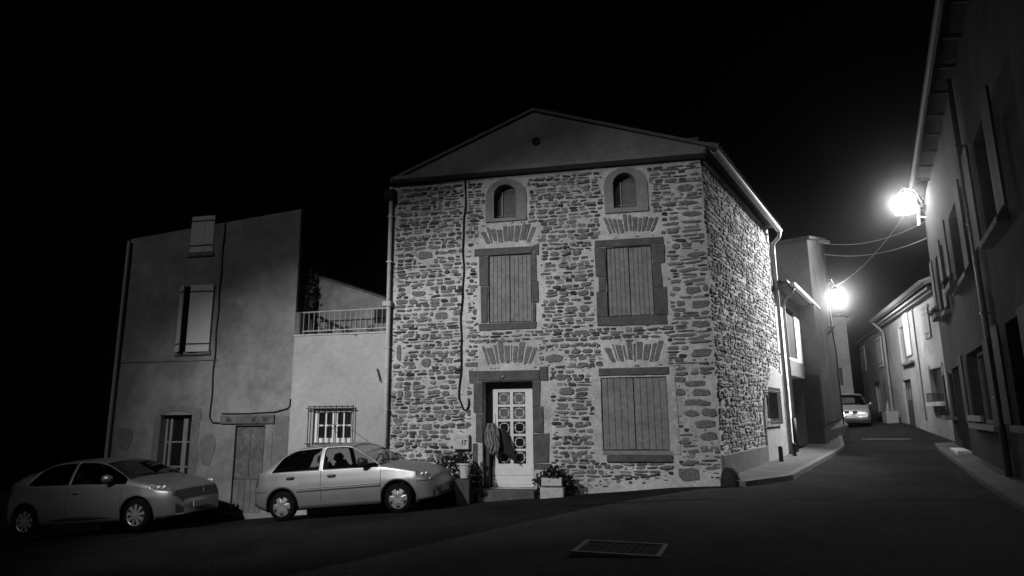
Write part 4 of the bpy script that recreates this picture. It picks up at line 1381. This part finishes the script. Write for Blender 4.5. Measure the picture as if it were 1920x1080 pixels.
def street_lamp(name, label, pos, wall_pt, strength, radius, back, half, beam=None):
    pos, wall_pt = Vector(pos), Vector(tuple(wall_pt))
    t = thing(name, label, 'street lamp', wall_pt, 'wall mounted street lamps')
    top = pos + Vector((0, 0, radius + .14))
    midp = wall_pt.lerp(top, .5) + Vector((0, 0, .25))
    MB().tube([wall_pt, midp, top + Vector((0, 0, .06)), top], .03, 8).build('arm', 'iron', t, smooth=True)
    d = (wall_pt - pos)
    MB().tube([wall_pt - d.normalized() * .02, wall_pt + d.normalized() * .03], .10, 10).build('wall_plate', 'iron', t)
    MB().lathe([(.04, radius + .14), (.08, radius + .08), (radius * .60, radius * .84), (radius * .62, radius * .76), (radius * .3, radius * .8)], pos, 20).build('lamp_cap', 'iron', t, smooth=True)
    sh_ = MB()
    n_ = 16 if half else 0
    half = half or 0.0
    back = Vector(tuple(back)).normalized()
    a0 = math.atan2(back.y, back.x)
    for k in range(n_ + 1 if n_ else 0):
        a = a0 - half + 2 * half * k / n_
        for rr in (radius * 1.12, radius * 1.16):
            for zz in (-radius * 1.0, radius * .75):
                sh_.v.append((pos.x + rr * math.cos(a), pos.y + rr * math.sin(a), pos.z + zz))
    for k in range(n_):
        b = 4 * k
        for (p, q) in ((0, 1), (1, 3), (3, 2), (2, 0)):
            sh_.f.append((b + p, b + q, b + 4 + q, b + 4 + p))
    if n_:
        sh_.build('added_light_shield', 'iron', t, smooth=False)  # shield added and angled to keep light off nearby walls
    g = MB()
    prof = []
    for k in range(13):
        a = -math.pi / 2 + math.pi * .83 * k / 12
        prof.append((max(.004, radius * math.cos(a)), radius * math.sin(a)))
    g.lathe(prof, pos, 20)
    gm_ = emit_mat('lamp_glow', strength)
    g.build('bloom_globe', gm_, t, smooth=True)  # globe oversized so its disc stands in for bloom
    if beam:
        tgt, power = beam
        sp = bpy.data.lights.new('added_wall_spot', 'SPOT')  # extra spot added to brighten the walls across the street
        sp.energy = power
        sp.spot_size = R(80)
        sp.spot_blend = 1.0
        sp.shadow_soft_size = .05
        lo = bpy.data.objects.new('added_wall_spot', sp)
        COL.objects.link(lo)
        lo.parent = t
        dv = (Vector(tuple(tgt)) - pos).normalized()
        lo.location = pos + dv * (radius + .03) - wall_pt
        lo.rotation_euler = dv.to_track_quat('-Z', 'Y').to_euler()
    return t


street_lamp('street_lamp', 'glowing street lamp on the tall house past the white house', (8.48, 31.35, 6.75), (7.93, 30.2, 7.3), 255.0, .38, (-.93, .37, 0), None)
street_lamp('street_lamp', 'glowing street lamp high on the edge of the dark house', (9.18, 24.37, 8.92), RW.p(.75, .0, 9.3 - .35), 225.0, .36, (math.cos(R(32)), math.sin(R(32)), 0), R(92), (SI.p(8.9, 0, 5.9), 17000.0))

# street lamp standing out of frame beside the photographer, its hood turned to the stone house
KP = Vector((-9.6, 0.3, 9.2))
KT = Vector((-5.0, 14.0, 3.2))
kx, ky = -10.4, -.5
kg = ground_z(kx, ky)
kl = thing('street_lamp_post', 'tall street lamp post with visored floodlight facing the stone house', 'street lamp', (kx, ky, kg))
MB().lathe([(.16, -.2), (.16, .3), (.09, .5), (.07, 4.0), (.05, 9.6)], (kx, ky, kg), 12).build('pole', 'zinc', kl, smooth=True)
kd = (KT - KP).normalized()
MB().tube([(kx, ky, kg + 9.5), (kx + .1, ky + .1, kg + 9.9), tuple(KP - kd * .40 + Vector((0, 0, .10)))], .04, 8).build('arm', 'zinc', kl)
MB().tube([KP - kd * .42, KP - kd * .30, KP - kd * .04], [.08, .14, .17], 16).build('hood', 'zinc', kl)
# the visor cuts the beam along a rising line
v0 = (Vector((-24.0, 14.0, 5.6 + .38 * (-24.0 + 4.9))) - KP).normalized() * .55
v1 = (Vector((9.0, 14.0, 5.6 + .38 * (9.0 + 4.9))) - KP).normalized() * .55
vn = v1.cross(v0).normalized()
vn = vn if vn.z > 0 else -vn
vm = (v0 + v1).normalized() * .55
vis = MB()
vp = [KP + v0, KP + vm * (v0.length * math.cos(.5) / vm.length) * 1.0, KP + v1]
vp = [KP + v0.lerp(v1, k / 6) for k in range(7)]
for p in vp:
    q = p - kd * .5 + vn * .30
    vis.v += [tuple(p), tuple(p + vn * .012), tuple(q + vn * .012), tuple(q)]
for k in range(6):
    for c in range(4):
        vis.f.append((4 * k + c, 4 * k + (c + 1) % 4, 4 * k + 4 + (c + 1) % 4, 4 * k + 4 + c))
vis.f += [(0, 1, 2, 3), (27, 26, 25, 24)]
vis.build('visor', 'iron', kl)
spot = bpy.data.lights.new('street_lamp_bulb', 'SPOT')
spot.energy = 7900.0
spot.spot_size = R(64)
spot.spot_blend = 1.0
spot.shadow_soft_size = 0.032
so = bpy.data.objects.new('street_lamp_bulb', spot)
COL.objects.link(so)
so.parent = kl
so.location = KP - Vector(kl.location)
so.rotation_euler = kd.to_track_quat('-Z', 'Y').to_euler()

# ------------------------------------------------------------------ overhead cables


def sag(a, b, drop, n=14):
    a, b = Vector(tuple(a)), Vector(tuple(b))
    return [a.lerp(b, k / n) - Vector((0, 0, drop * 4 * (k / n) * (1 - k / n))) for k in range(n + 1)]


tag(MB().tube(sag((9.35, 24.5, 8.75), (8.45, 31.2, 7.25), .35), .007, 5).build('overhead_cable', 'pale_pipe', loc=(9.3, 24.5, 8.7)), 'sagging pale cable strung between the two glowing street lamps', 'cable')
tag(MB().tube(sag(RW.p(.2, .02, 8.35), (7.75, 29.6, 8.9), .35), .008, 5).build('overhead_cable', 'pale_pipe', loc=tuple(RW.p(.2, 0, 8.3))), 'upper pale wire leaving the dark house wall below its lamp', 'cable')
tag(MB().tube(sag(RW.p(.15, .02, 7.75), (7.75, 29.6, 8.4), .3), .008, 5).build('overhead_cable', 'pale_pipe', loc=tuple(RW.p(.2, 0, 7.7))), 'lower pale wire leaving the dark house wall below its lamp', 'cable')
ck = Vector((7.72, 29.2, 5.2))
tag(MB().tube(sag(SM.p(13.6, .1, 5.25), ck, .15) + sag(ck, SM.p(13.65, .1, 3.9), .05)[1:], .03, 6).build('wall_cable', 'cable', loc=tuple(ck)), 'thick black cable looping from the white house to the tall house', 'cable')

# ------------------------------------------------------------------ cars


def smooth_interp(xs_, zs_, sig=.05):
    xs_, zs_ = np.array(xs_), np.array(zs_)

    def f(x):
        q = np.linspace(-2, 2, 13)
        w_ = np.exp(-q * q)
        return float((np.interp(x + q * sig, xs_, zs_) * w_).sum() / w_.sum())
    return f


def make_car(P, name, label, group=None):
    """x runs from the tail (0) to the nose (L); y to the left; z up from the road"""
    L_, W_ = P['L'], P['W']
    top = smooth_interp(*P['top'], sig=P.get('sig', .035))
    belt = smooth_interp(*P['belt'], sig=.06)
    plan = smooth_interp(*P['plan'], sig=.05)
    xr, xf, Rw, Ra = P['xr'], P['xf'], P['rw'], P['ra']
    sill = P['sill']
    root = bpy.data.objects.new(name, None)
    COL.objects.link(root)
    OFF[root.name] = Vector((0, 0, 0))
    tag(root, label, 'car', group)
    xs_ = set(np.round(np.linspace(0.0, L_, 70), 4))
    for c in (xr, xf):
        for a in np.linspace(0, math.pi, 17):
            xs_.add(round(c + Ra * math.cos(a), 4))
    for c in P['cuts']:
        xs_.add(round(c, 4))
    for e in (.01, .025, .045, .07, .1):
        xs_.add(e)
        xs_.add(round(L_ - e, 4))
    xs_ = sorted(xs_)

    def bottom(x):
        z = sill + max(0, .12 * (1 - x / .3)) * (x < .3) + max(0, .03 * (1 - (L_ - x) / .3)) * (x > L_ - .3)
        for c in (xr, xf):
            if abs(x - c) < Ra:
                z = max(z, Rw + math.sqrt(max(0, Ra * Ra - (x - c) ** 2)))
        return z

    def prof(z, zb):
        return float(np.interp(z, [.1, .25, .45, .62, zb], [.93, .965, 1.0, 1.0, P.get('tuck', .955)]))

    NL, NG, NT = 9, 7, 6
    cols_ = []
    for x in xs_:
        zt_, w_ = top(x), plan(x) * W_ / 2
        zb_ = min(belt(x), zt_ - .035)
        b0_ = min(bottom(x), zb_ - .02)
        col = []
        for k in range(NL):
            z = b0_ + (zb_ - b0_) * k / (NL - 1)
            col.append((x, w_ * prof(z, zb_), z))
        yb = col[-1][1]
        hgt = zt_ - zb_
        crown = min(.045, hgt * .5)
        yr_ = yb - P['tumble'] * max(0, hgt - .06) - .03
        ze = zt_ - crown
        for t in (.06, .12, .5, .86, .94, 1.0) if hgt > .2 else (.1, .3, .5, .7, .85, 1.0):
            bulge = .02 * math.sin(math.pi * t) * min(1, hgt / .3)
            col.append((x, yb + (yr_ - yb) * t + bulge, zb_ + (ze - zb_) * t))
        for k in range(1, NT + 1):
            y = yr_ * (1 - k / NT)
            col.append((x, y, zt_ - crown * (y / yr_) ** 2))
        S_ = P.get('slant', 0.0) * math.exp(-((x - P.get('slant_x', .5)) / .33) ** 2)
        for q in range(NL, len(col)):
            t_ = min(1.0, max(0.0, (col[q][2] - zb_) / .42))
            col[q] = (col[q][0] + S_ * t_, col[q][1], col[q][2])
        cols_.append(col)
    nr = len(cols_[0])
    groups = {}
    i_belt, i_roof = NL - 1, NL - 1 + 6

    def classify(i, j):
        x = (xs_[i] + xs_[i + 1]) / 2
        h_ = top(x) - belt(x)
        if i_belt + 1 <= j < i_roof - 1 and h_ > .09:
            for k, (a, b) in enumerate(P['side_windows']):
                if a < x < b:
                    return ('side_window', k)
        a, b = P['windscreen']
        if a < x < b and j >= i_roof + 0:
            return ('windscreen', 0)
        a, b = P['rear_window']
        if a < x < b and j >= i_roof + 1:
            return ('rear_window', 0)
        a, b, j0, j1 = P['headlight']
        if a < x < b and j0 <= j < j1:
            return ('headlight', 0)
        a, b, j0, j1 = P['taillight']
        if a < x < b and j0 <= j < j1:
            return ('taillight', 0)
        for (a, b, j0, j1) in P.get('dark', ()):
            if a < x < b and j0 <= j < j1:
                return ('grille', 0)
        return ('body', 0)
    for i in range(len(xs_) - 1):
        for j in range(nr - 1):
            groups.setdefault(classify(i, j), []).append((i, j))
    mats = {'body': P['paint'], 'side_window': 'car_glass', 'windscreen': 'car_glass', 'rear_window': 'car_glass', 'headlight': 'lamp_lens', 'taillight': 'tail_lens', 'grille': 'black_plastic'}
    for (kind, k), cells in groups.items():
        both = kind in ('body', 'windscreen', 'rear_window', 'grille')
        for sides in ([(1, -1)] if both else [(1,), (-1,)]):
            mb = MB()
            for sg_ in sides:
                idx = {}
                for (i, j) in cells:
                    q = []
                    for (a, b) in ((i, j), (i + 1, j), (i + 1, j + 1), (i, j + 1)):
                        x, y, z = cols_[a][b]
                        kk = (a, b) if (y > 1e-6) else (a, b, 'c')
                        if kk not in idx:
                            idx[kk] = len(mb.v)
                            mb.v.append((x, y * sg_, z))
                        q.append(idx[kk])
                    mb.f.append(tuple(q if sg_ < 0 else q[::-1]))
            if kind == 'body':
                for e in (0, len(xs_) - 1):
                    pts = [(c[0], c[1], c[2]) for c in cols_[e]]
                    b = len(mb.v)
                    full = pts + [(x, -y, z) for x, y, z in pts[::-1][1:]]
                    mb.v += full
                    fc = tuple(range(b, b + len(full)))
                    mb.f.append(fc if e == 0 else fc[::-1])
            o = mb.build(kind, mats[kind], root, smooth=True)
            if kind == 'body':
                import bmesh
                bm = bmesh.new()
                bm.from_mesh(o.data)
                bmesh.ops.remove_doubles(bm, verts=bm.verts, dist=.0008)
                bmesh.ops.recalc_face_normals(bm, faces=bm.faces)
                bm.to_mesh(o.data)
                bm.free()
                o.data.materials.append(MATS['car_inside'])
                so_ = o.modifiers.new('shell', 'SOLIDIFY')
                so_.thickness = .025
                so_.offset = -1
                so_.material_offset = 1
                body = o

    def side_y(x, z):
        w_ = plan(x) * W_ / 2
        return w_ * prof(z, min(belt(x), top(x) - .035))
    # wheels
    for cx_ in (xr, xf):
        for sg_ in (1, -1):
            yo = side_y(cx_, .45) - .015
            tyr = MB()
            tw_ = .16
            tyr.lathe([(Rw * .66, -tw_ / 2), (Rw * .93, -tw_ / 2), (Rw, -tw_ / 2 + .03), (Rw, tw_ / 2 - .03), (Rw * .93, tw_ / 2), (Rw * .66, tw_ / 2)], (cx_, sg_ * (yo - tw_ / 2), Rw), 32, axis='y', caps=False)
            wh = tyr.build('wheel', 'tyre', root, smooth=True)
            fy = sg_ * (yo - .012)
            MB().lathe([(Rw * .67, 0), (Rw * .60, -sg_ * .03), (.01, -sg_ * .03)], (cx_, fy, Rw), 28, axis='y', caps=False).build('rim_well', 'black_plastic', wh)
            rim = MB()
            n_ = P['spokes']
            if P['wheel'] == 'notched':
                m_ = n_ * 12
                ring_o = []
                for k in range(m_):
                    a = 2 * math.pi * k / m_
                    t = ((k % 12) - 6) / 6.0
                    rr = Rw * (.665 if abs(t) > .45 else .47 + .19 * (abs(t) / .45) ** 3)
                    ring_o.append((rr * math.cos(a), rr * math.sin(a)))
                b = len(rim.v)
                for (qx, qz) in ring_o:
                    rim.v.append((cx_ + qx, fy, Rw + qz))
                for (qx, qz) in ring_o:
                    rim.v.append((cx_ + qx * .5, fy + sg_ * .018, Rw + qz * .5))
                rim.v.append((cx_, fy + sg_ * .012, Rw))
                for k in range(m_):
                    k2 = (k + 1) % m_
                    rim.f.append((b + k, b + k2, b + m_ + k2, b + m_ + k))
                    rim.f.append((b + m_ + k, b + m_ + k2, b + 2 * m_))
                rim.lathe([(Rw * .685, 0), (Rw * .66, sg_ * .008), (Rw * .635, 0)], (cx_, fy + sg_ * .004, Rw), 36, axis='y', caps=False)
            else:
                for k in range(n_):
                    a = 2 * math.pi * (k + .25) / n_
                    c_, s_ = math.cos(a), math.sin(a)
                    w0, w1 = .018, .034
                    q = []
                    for rr, ww in ((Rw * .13, w0), (Rw * .64, w1)):
                        for e in (-1, 1):
                            q.append((cx_ + rr * c_ - e * ww * s_, fy + sg_ * (.012 if rr < .1 else .004), Rw + rr * s_ + e * ww * c_))
                    b = len(rim.v)
                    rim.v += q
                    rim.v += [(x, y - sg_ * .02, z) for x, y, z in q]
                    rim.f += [(b, b + 1, b + 3, b + 2), (b, b + 2, b + 6, b + 4), (b + 1, b + 5, b + 7, b + 3), (b + 2, b + 3, b + 7, b + 6)]
                rim.lathe([(Rw * .685, 0), (Rw * .66, sg_ * .008), (Rw * .62, 0)], (cx_, fy, Rw), 36, axis='y', caps=False)
                rim.lathe([(Rw * .19, 0), (Rw * .17, sg_ * .02), (.005, sg_ * .022)], (cx_, fy, Rw), 20, axis='y', caps=False)
            rim.build('rim', 'rim', wh)
            # dark liner inside the arch
            ln = MB()
            n2 = 18
            yi = sg_ * (side_y(cx_, .45) - .03)
            for k in range(n2 + 1):
                a = math.pi * k / n2
                for yy in (yi, sg_ * .35):
                    ln.v.append((cx_ + (Ra + .005) * math.cos(a), yy, Rw + (Ra + .005) * math.sin(a)))
            ln.f = [(2 * k, 2 * k + 1, 2 * k + 3, 2 * k + 2) for k in range(n2)]
            ln.build('arch_liner', 'car_inside', root)
    # floor and interior
    MB().box(.25, L_ - .3, -W_ / 2 + .16, W_ / 2 - .16, sill - .03, sill + .10).build('floor_pan', 'car_inside', root)
    wr0, wr1 = P['cabin']
    for sg_ in (1, -1):
        se = MB()
        yc = sg_ * W_ * .22
        x0 = wr1 - 1.02
        se.add([(x0, yc - .22, .5), (x0 + .5, yc - .22, .5), (x0 + .5, yc + .22, .5), (x0, yc + .22, .5), (x0, yc - .22, .34), (x0 + .5, yc - .22, .34), (x0 + .5, yc + .22, .34), (x0, yc + .22, .34)],
               [(0, 1, 2, 3), (7, 6, 5, 4), (0, 4, 5, 1), (1, 5, 6, 2), (2, 6, 7, 3), (3, 7, 4, 0)], raw=True)
        st_ = se.build('seat', 'car_inside', root)
        MB().tube([(x0 + .02, yc, .48), (x0 - .10, yc, .75), (x0 - .18, yc, 1.0)], [.17, .20, .13], 8).build('backrest', 'car_inside', st_, smooth=True)
        MB().tube([(x0 - .19, yc, 1.0), (x0 - .21, yc, 1.08), (x0 - .23, yc, 1.17)], [.07, .12, .07], 8).build('headrest', 'car_inside', st_, smooth=True)
    MB().box(wr0 + .35, wr0 + .55, -W_ * .36, W_ * .36, .4, .92).build('rear_bench', 'car_inside', root)
    MB().box(wr1 - .12, wr1 + .35, -W_ * .40, W_ * .40, .55, belt(wr1) - .03).build('dashboard', 'car_inside', root)
    sw = [(wr1 - .32 + .05 * math.sin(t), W_ * .22 + .18 * math.cos(t), .93 + .16 * math.sin(t)) for t in [k * .3927 for k in range(17)]]
    MB().tube(sw, .016, 6).build('steering_wheel', 'black_plastic', root)
    # seams, handles, mouldings, mirrors
    for sg_ in (1, -1):
        for xs0 in P['seams']:
            pts = [(xs0, sg_ * (side_y(xs0, z) + .0015), z) for z in np.linspace(sill + .1, belt(xs0) + .0, 10)]
            MB().tube(pts, .004, 4).build('door_seam', 'black_plastic', root)
        for xh in P['handles']:
            zh = belt(xh) - P['handle_drop']
            y_ = side_y(xh, zh)
            MB().tube([(xh - .09, sg_ * (y_ - .005), zh), (xh - .06, sg_ * (y_ + .012), zh), (xh + .06, sg_ * (y_ + .012), zh), (xh + .09, sg_ * (y_ - .005), zh)], [.012, .026, .026, .012], 8).build('door_handle', P['handle_mat'], root)
        if P.get('moulding'):
            zm, xa, xb = P['moulding']
            pts = [(x, sg_ * (side_y(x, zm) + .004), zm) for x in np.linspace(xa, xb, 20)]
            MB().tube(pts, .022, 6).build('side_moulding', 'grey_plastic', root)
            pts = [(x, sg_ * (side_y(x, zm + .035) + .003), zm + .035) for x in np.linspace(xa, xb, 20)]
            MB().tube(pts, .010, 5).build('moulding_strip', P['paint'], root)
        if P.get('skirt'):
            zm, xa, xb = P['skirt']
            pts = [(x, sg_ * (side_y(x, zm) - .012), zm + .03 * math.sin((x - xa) / (xb - xa) * math.pi)) for x in np.linspace(xa, xb, 18)]
            MB().tube(pts, [.01 + .035 * math.sin(k / 17 * math.pi) for k in range(18)], 6).build('side_skirt', 'black_plastic', root)
        xm, zm = P['mirror']
        ym = side_y(xm, zm)
        mr = MB()
        mr.tube([(xm - .06, sg_ * (ym + .10), zm + .06), (xm + .0, sg_ * (ym + .11), zm + .065), (xm + .10, sg_ * (ym + .08), zm + .055)], [.075, .085, .045], 10)
        mr.tube([(xm + .02, sg_ * (ym - .07), zm - .02), (xm + .02, sg_ * (ym + .08), zm + .03)], .025, 6)
        mr.build('mirror', P.get('mirror_mat', 'black_plastic'), root, smooth=True)
    # bumper line
    for (xa, xb, zz) in P['bumper_lines']:
        for sg_ in (1, -1):
            pts = [(x, sg_ * (side_y(x, zz) + .002), zz) for x in np.linspace(xa, xb, 12)]
            MB().tube(pts, .006, 4).build('bumper_seam', 'black_plastic', root)
    # front and rear furniture
    nz = P['plate_z']
    pf = MB().box(L_ - .01, L_ + .012, -.26, .26, nz - .055, nz + .055).build('licence_plate', 'plate', root)
    MB().box(-.012, .012, -.26, .26, .78, .89).build('licence_plate', 'plate', root)
    # aerial and wiper
    if P.get('aerial'):
        xa = P['aerial']
        MB().tube([(xa, .3, top(xa) - .03), (xa - .05, .3, top(xa) + .03), (xa - .42, .3, top(xa) + .30)], .006, 5).build('aerial', 'black_plastic', root)
    a, b = P['windscreen']
    MB().tube([(b - .02, .1, top(b) + .02), (b - .10, -.45, top(b - .1) - .0)], .008, 5).build('wiper', 'black_plastic', root)
    return root, body, dict(top=top, belt=belt, side_y=side_y, plan=plan)


def place(root, rear, front, wheelbase_x, lat):
    """put the car's near wheels at rear/front contact points (world) - near side is -y of the car"""
    a, b = Vector(rear), Vector(front)
    f = (b - a).normalized()
    upv = Vector((0, 0, 1))
    left = upv.cross(f).normalized()
    upv = f.cross(left).normalized()
    m = Matrix((f, left, upv)).transposed().to_4x4()
    origin = a - f * wheelbase_x + left * lat
    root.matrix_world = Matrix.Translation(origin) @ m


saxo = dict(slant=.30, slant_x=.42, L=3.72, W=1.60, xr=.66, xf=3.045, rw=.275, ra=.345, sill=.20, paint='car_silver', spokes=6, wheel='notched', tumble=.40, sig=.016,
            top=([0, .02, .05, .10, .22, .46, .60, .9, 1.4, 1.95, 2.10, 2.45, 2.72, 2.80, 3.2, 3.48, 3.60, 3.68, 3.72], [.60, .66, .84, .93, 1.06, 1.27, 1.325, 1.365, 1.378, 1.365, 1.33, 1.12, .950, .925, .85, .755, .70, .62, .50]),
            belt=([0, .5, 2.6, 2.8, 3.72], [.90, .895, .865, .85, .66]),
            plan=([0, .03, .10, .25, .6, 1.4, 2.6, 3.1, 3.4, 3.58, 3.68, 3.72], [.78, .86, .93, .975, 1, 1, 1, .985, .94, .87, .78, .70]),
            side_windows=((.42, 1.44), (1.53, 2.66)), windscreen=(2.10, 2.74), rear_window=(.12, .58),
            headlight=(3.44, 3.64, 7, 12), taillight=(0.02, .13, 5, 9), dark=((3.70, 3.75, 0, 4),),
            cuts=(.12, .13, .42, .58, 1.44, 1.53, 2.10, 2.66, 2.74, 3.44, 3.64), cabin=(.55, 2.55),
            seams=(1.49, 2.72), handles=(.85, 1.72), handle_drop=.10, handle_mat='black_plastic', moulding=(.545, .99, 2.70), mirror=(2.40, .93),
            bumper_lines=((3.05 + .36, 3.70, .56), (.02, .33, .56)), plate_z=.36, aerial=2.05)
car2, b2, q2 = make_car(saxo, 'hatchback_car', 'older silver hatchback with black mirrors parked before the barred window')
a_ = (-7.58, 11.9, 0)
rz, fz = -.30, -.112
place(car2, (-7.06, 11.98, rz), (-4.66, 11.98, fz), .66, .77)

clio = dict(slant=.34, slant_x=.55, L=4.06, W=1.73, xr=.63, xf=3.22, rw=.305, ra=.36, sill=.20, paint='car_grey', spokes=9, wheel='spoked', tumble=.50, sig=.045,
            top=([0, .03, .08, .18, .40, .75, 1.2, 1.7, 2.1, 2.4, 2.75, 3.0, 3.15, 3.5, 3.75, 3.90, 4.0, 4.06], [.62, .78, .95, 1.08, 1.25, 1.38, 1.44, 1.448, 1.42, 1.34, 1.17, 1.03, .985, .91, .83, .75, .64, .50]),
            belt=([0, .35, .8, 2.7, 3.0, 4.06], [1.06, 1.04, .965, .90, .885, .70]),
            plan=([0, .04, .15, .35, .75, 1.6, 2.8, 3.3, 3.65, 3.85, 3.98, 4.06], [.74, .82, .91, .965, 1, 1, 1, .985, .93, .84, .72, .60]),
            side_windows=((.62, 1.60), (1.66, 2.96)), windscreen=(2.30, 3.02), rear_window=(.14, .42),
            headlight=(3.50, 3.84, 8, 12), taillight=(0.03, .22, 6, 9), dark=((3.93, 4.2, 7, 30), (3.95, 4.2, 1, 4)),
            cuts=(.14, .42, .62, 1.60, 1.66, 2.30, 2.96, 3.02, 3.50, 3.84, 3.93, 3.95), cabin=(.55, 2.75),
            seams=(1.62, 2.88), handles=(1.82,), handle_drop=.13, handle_mat='car_grey', skirt=(.28, 1.1, 2.75), mirror=(2.62, .97), mirror_mat='car_grey',
            bumper_lines=(), plate_z=.40)
car1, b1, q1_ = make_car(clio, 'hatchback_car', 'newer rounded grey hatchback parked at the dark end of the row')
place(car1, (-12.50, 11.5, -.655), (-9.92, 11.5, -.475), .63, .84)
for cr, xs3, yy, zz, rr in ((car1, (3.66, 3.76), .70, .79, .035), (car2, (3.52, 3.59), .60, .685, .028)):
    for xq in xs3:
        for sg_ in (1, -1):
            y_ = (q1_ if cr is car1 else q2)['side_y'](xq, zz - .03)
            b_ = MB()
            b_.lathe([(rr * math.cos(a), rr * math.sin(a)) for a in (-1.5, -.9, -.4, 0, .4, .9, 1.5)], (xq, sg_ * (y_ - .01), zz), 10)
            b_.build('head_lamp_glint', 'glint_white', cr, smooth=True)  # white beads standing in for the headlamp highlights
em = [(4.065, .07 * x, .66 + .07 * z) for x, z in ((0, 1), (.75, 0), (0, -1), (-.75, 0))]
MB().tube([tuple(p) for p in em + em[:1]], .014, 5).build('emblem', 'rim', car1)

mpv = dict(L=4.17, W=1.72, xr=.78, xf=3.36, rw=.30, ra=.35, sill=.20, paint='car_silver', spokes=7, wheel='spoked', tumble=.36, sig=.045,
           top=([0, .03, .08, .25, .5, 1.0, 1.8, 2.3, 2.6, 3.0, 3.25, 3.4, 3.7, 3.95, 4.08, 4.17], [.6, .8, 1.1, 1.42, 1.55, 1.61, 1.62, 1.59, 1.50, 1.22, 1.06, 1.01, .93, .82, .68, .50]),
           belt=([0, .5, 2.8, 3.2, 4.17], [1.02, 1.0, .96, .92, .66]),
           plan=([0, .04, .15, .35, .75, 1.6, 2.8, 3.4, 3.8, 4.0, 4.1, 4.17], [.80, .86, .93, .97, 1, 1, 1, .985, .95, .90, .84, .78]),
           side_windows=((.5, 1.5), (1.58, 3.1)), windscreen=(2.42, 3.26), rear_window=(.1, .4),
           headlight=(3.78, 4.09, 8, 13), taillight=(0.03, .2, 6, 9), dark=(),
           cuts=(.1, .4, .5, 1.5, 1.58, 2.42, 3.1, 3.26, 3.78, 4.09), cabin=(.6, 2.9),
           seams=(1.54, 3.0), handles=(.9, 1.8), handle_drop=.11, handle_mat='black_plastic', moulding=(.55, 1.15, 2.98), mirror=(2.95, 1.03), mirror_mat='car_silver',
           bumper_lines=(), plate_z=.50)
car3, b3, q3 = make_car(mpv, 'people_carrier', 'pale people carrier facing the camera at the street bend')
MB().box(4.16, 4.185, -.60, .60, .60, .635).build('bumper_strip', 'black_plastic', car3)
MB().box(4.14, 4.178, -.72, .72, .24, .345).build('lower_grille', 'black_plastic', car3)
for sg_ in (1, -1):
    MB().box(4.05, 4.13, sg_ * .17 - .10, sg_ * .17 + .10, .71, .765).build('grille_slot', 'black_plastic', car3)
    MB().box(4.16, 4.19, sg_ * .58 - .10, sg_ * .58 + .10, .38, .44).build('fog_lamp', 'lamp_lens', car3)
fwd = Vector((-.23, -.97, 0)).normalized()
c3 = Vector((9.45, 34.6, 0))
p_front, p_rear = c3 + fwd * .0, c3 - fwd * 2.6
p_front.z, p_rear.z = ground_z(*p_front[:2]) + .0, ground_z(*p_rear[:2]) + .0
lft = Vector((0, 0, 1)).cross(fwd)
place(car3, p_rear, p_front, .78, 0.0)

# ------------------------------------------------------------------ thin haze added to give the lamps their halos
hz = MB().box(-58, 58, -18, 88, -4.8, 16.0)
hm = bpy.data.materials.new('halo_haze')
hm.use_nodes = True
hn = hm.node_tree.nodes
hn.remove(hn['Principled BSDF'])
pvn = hn.new('ShaderNodeVolumePrincipled')
pvn.inputs['Color'].default_value = grey(.9)
pvn.inputs['Density'].default_value = 0.0015
pvn.inputs['Anisotropy'].default_value = 0.985
hm.node_tree.links.new(pvn.outputs[0], hn['Material Output'].inputs['Volume'])
ho = hz.build('haze', hm)
ho['kind'] = 'stuff'
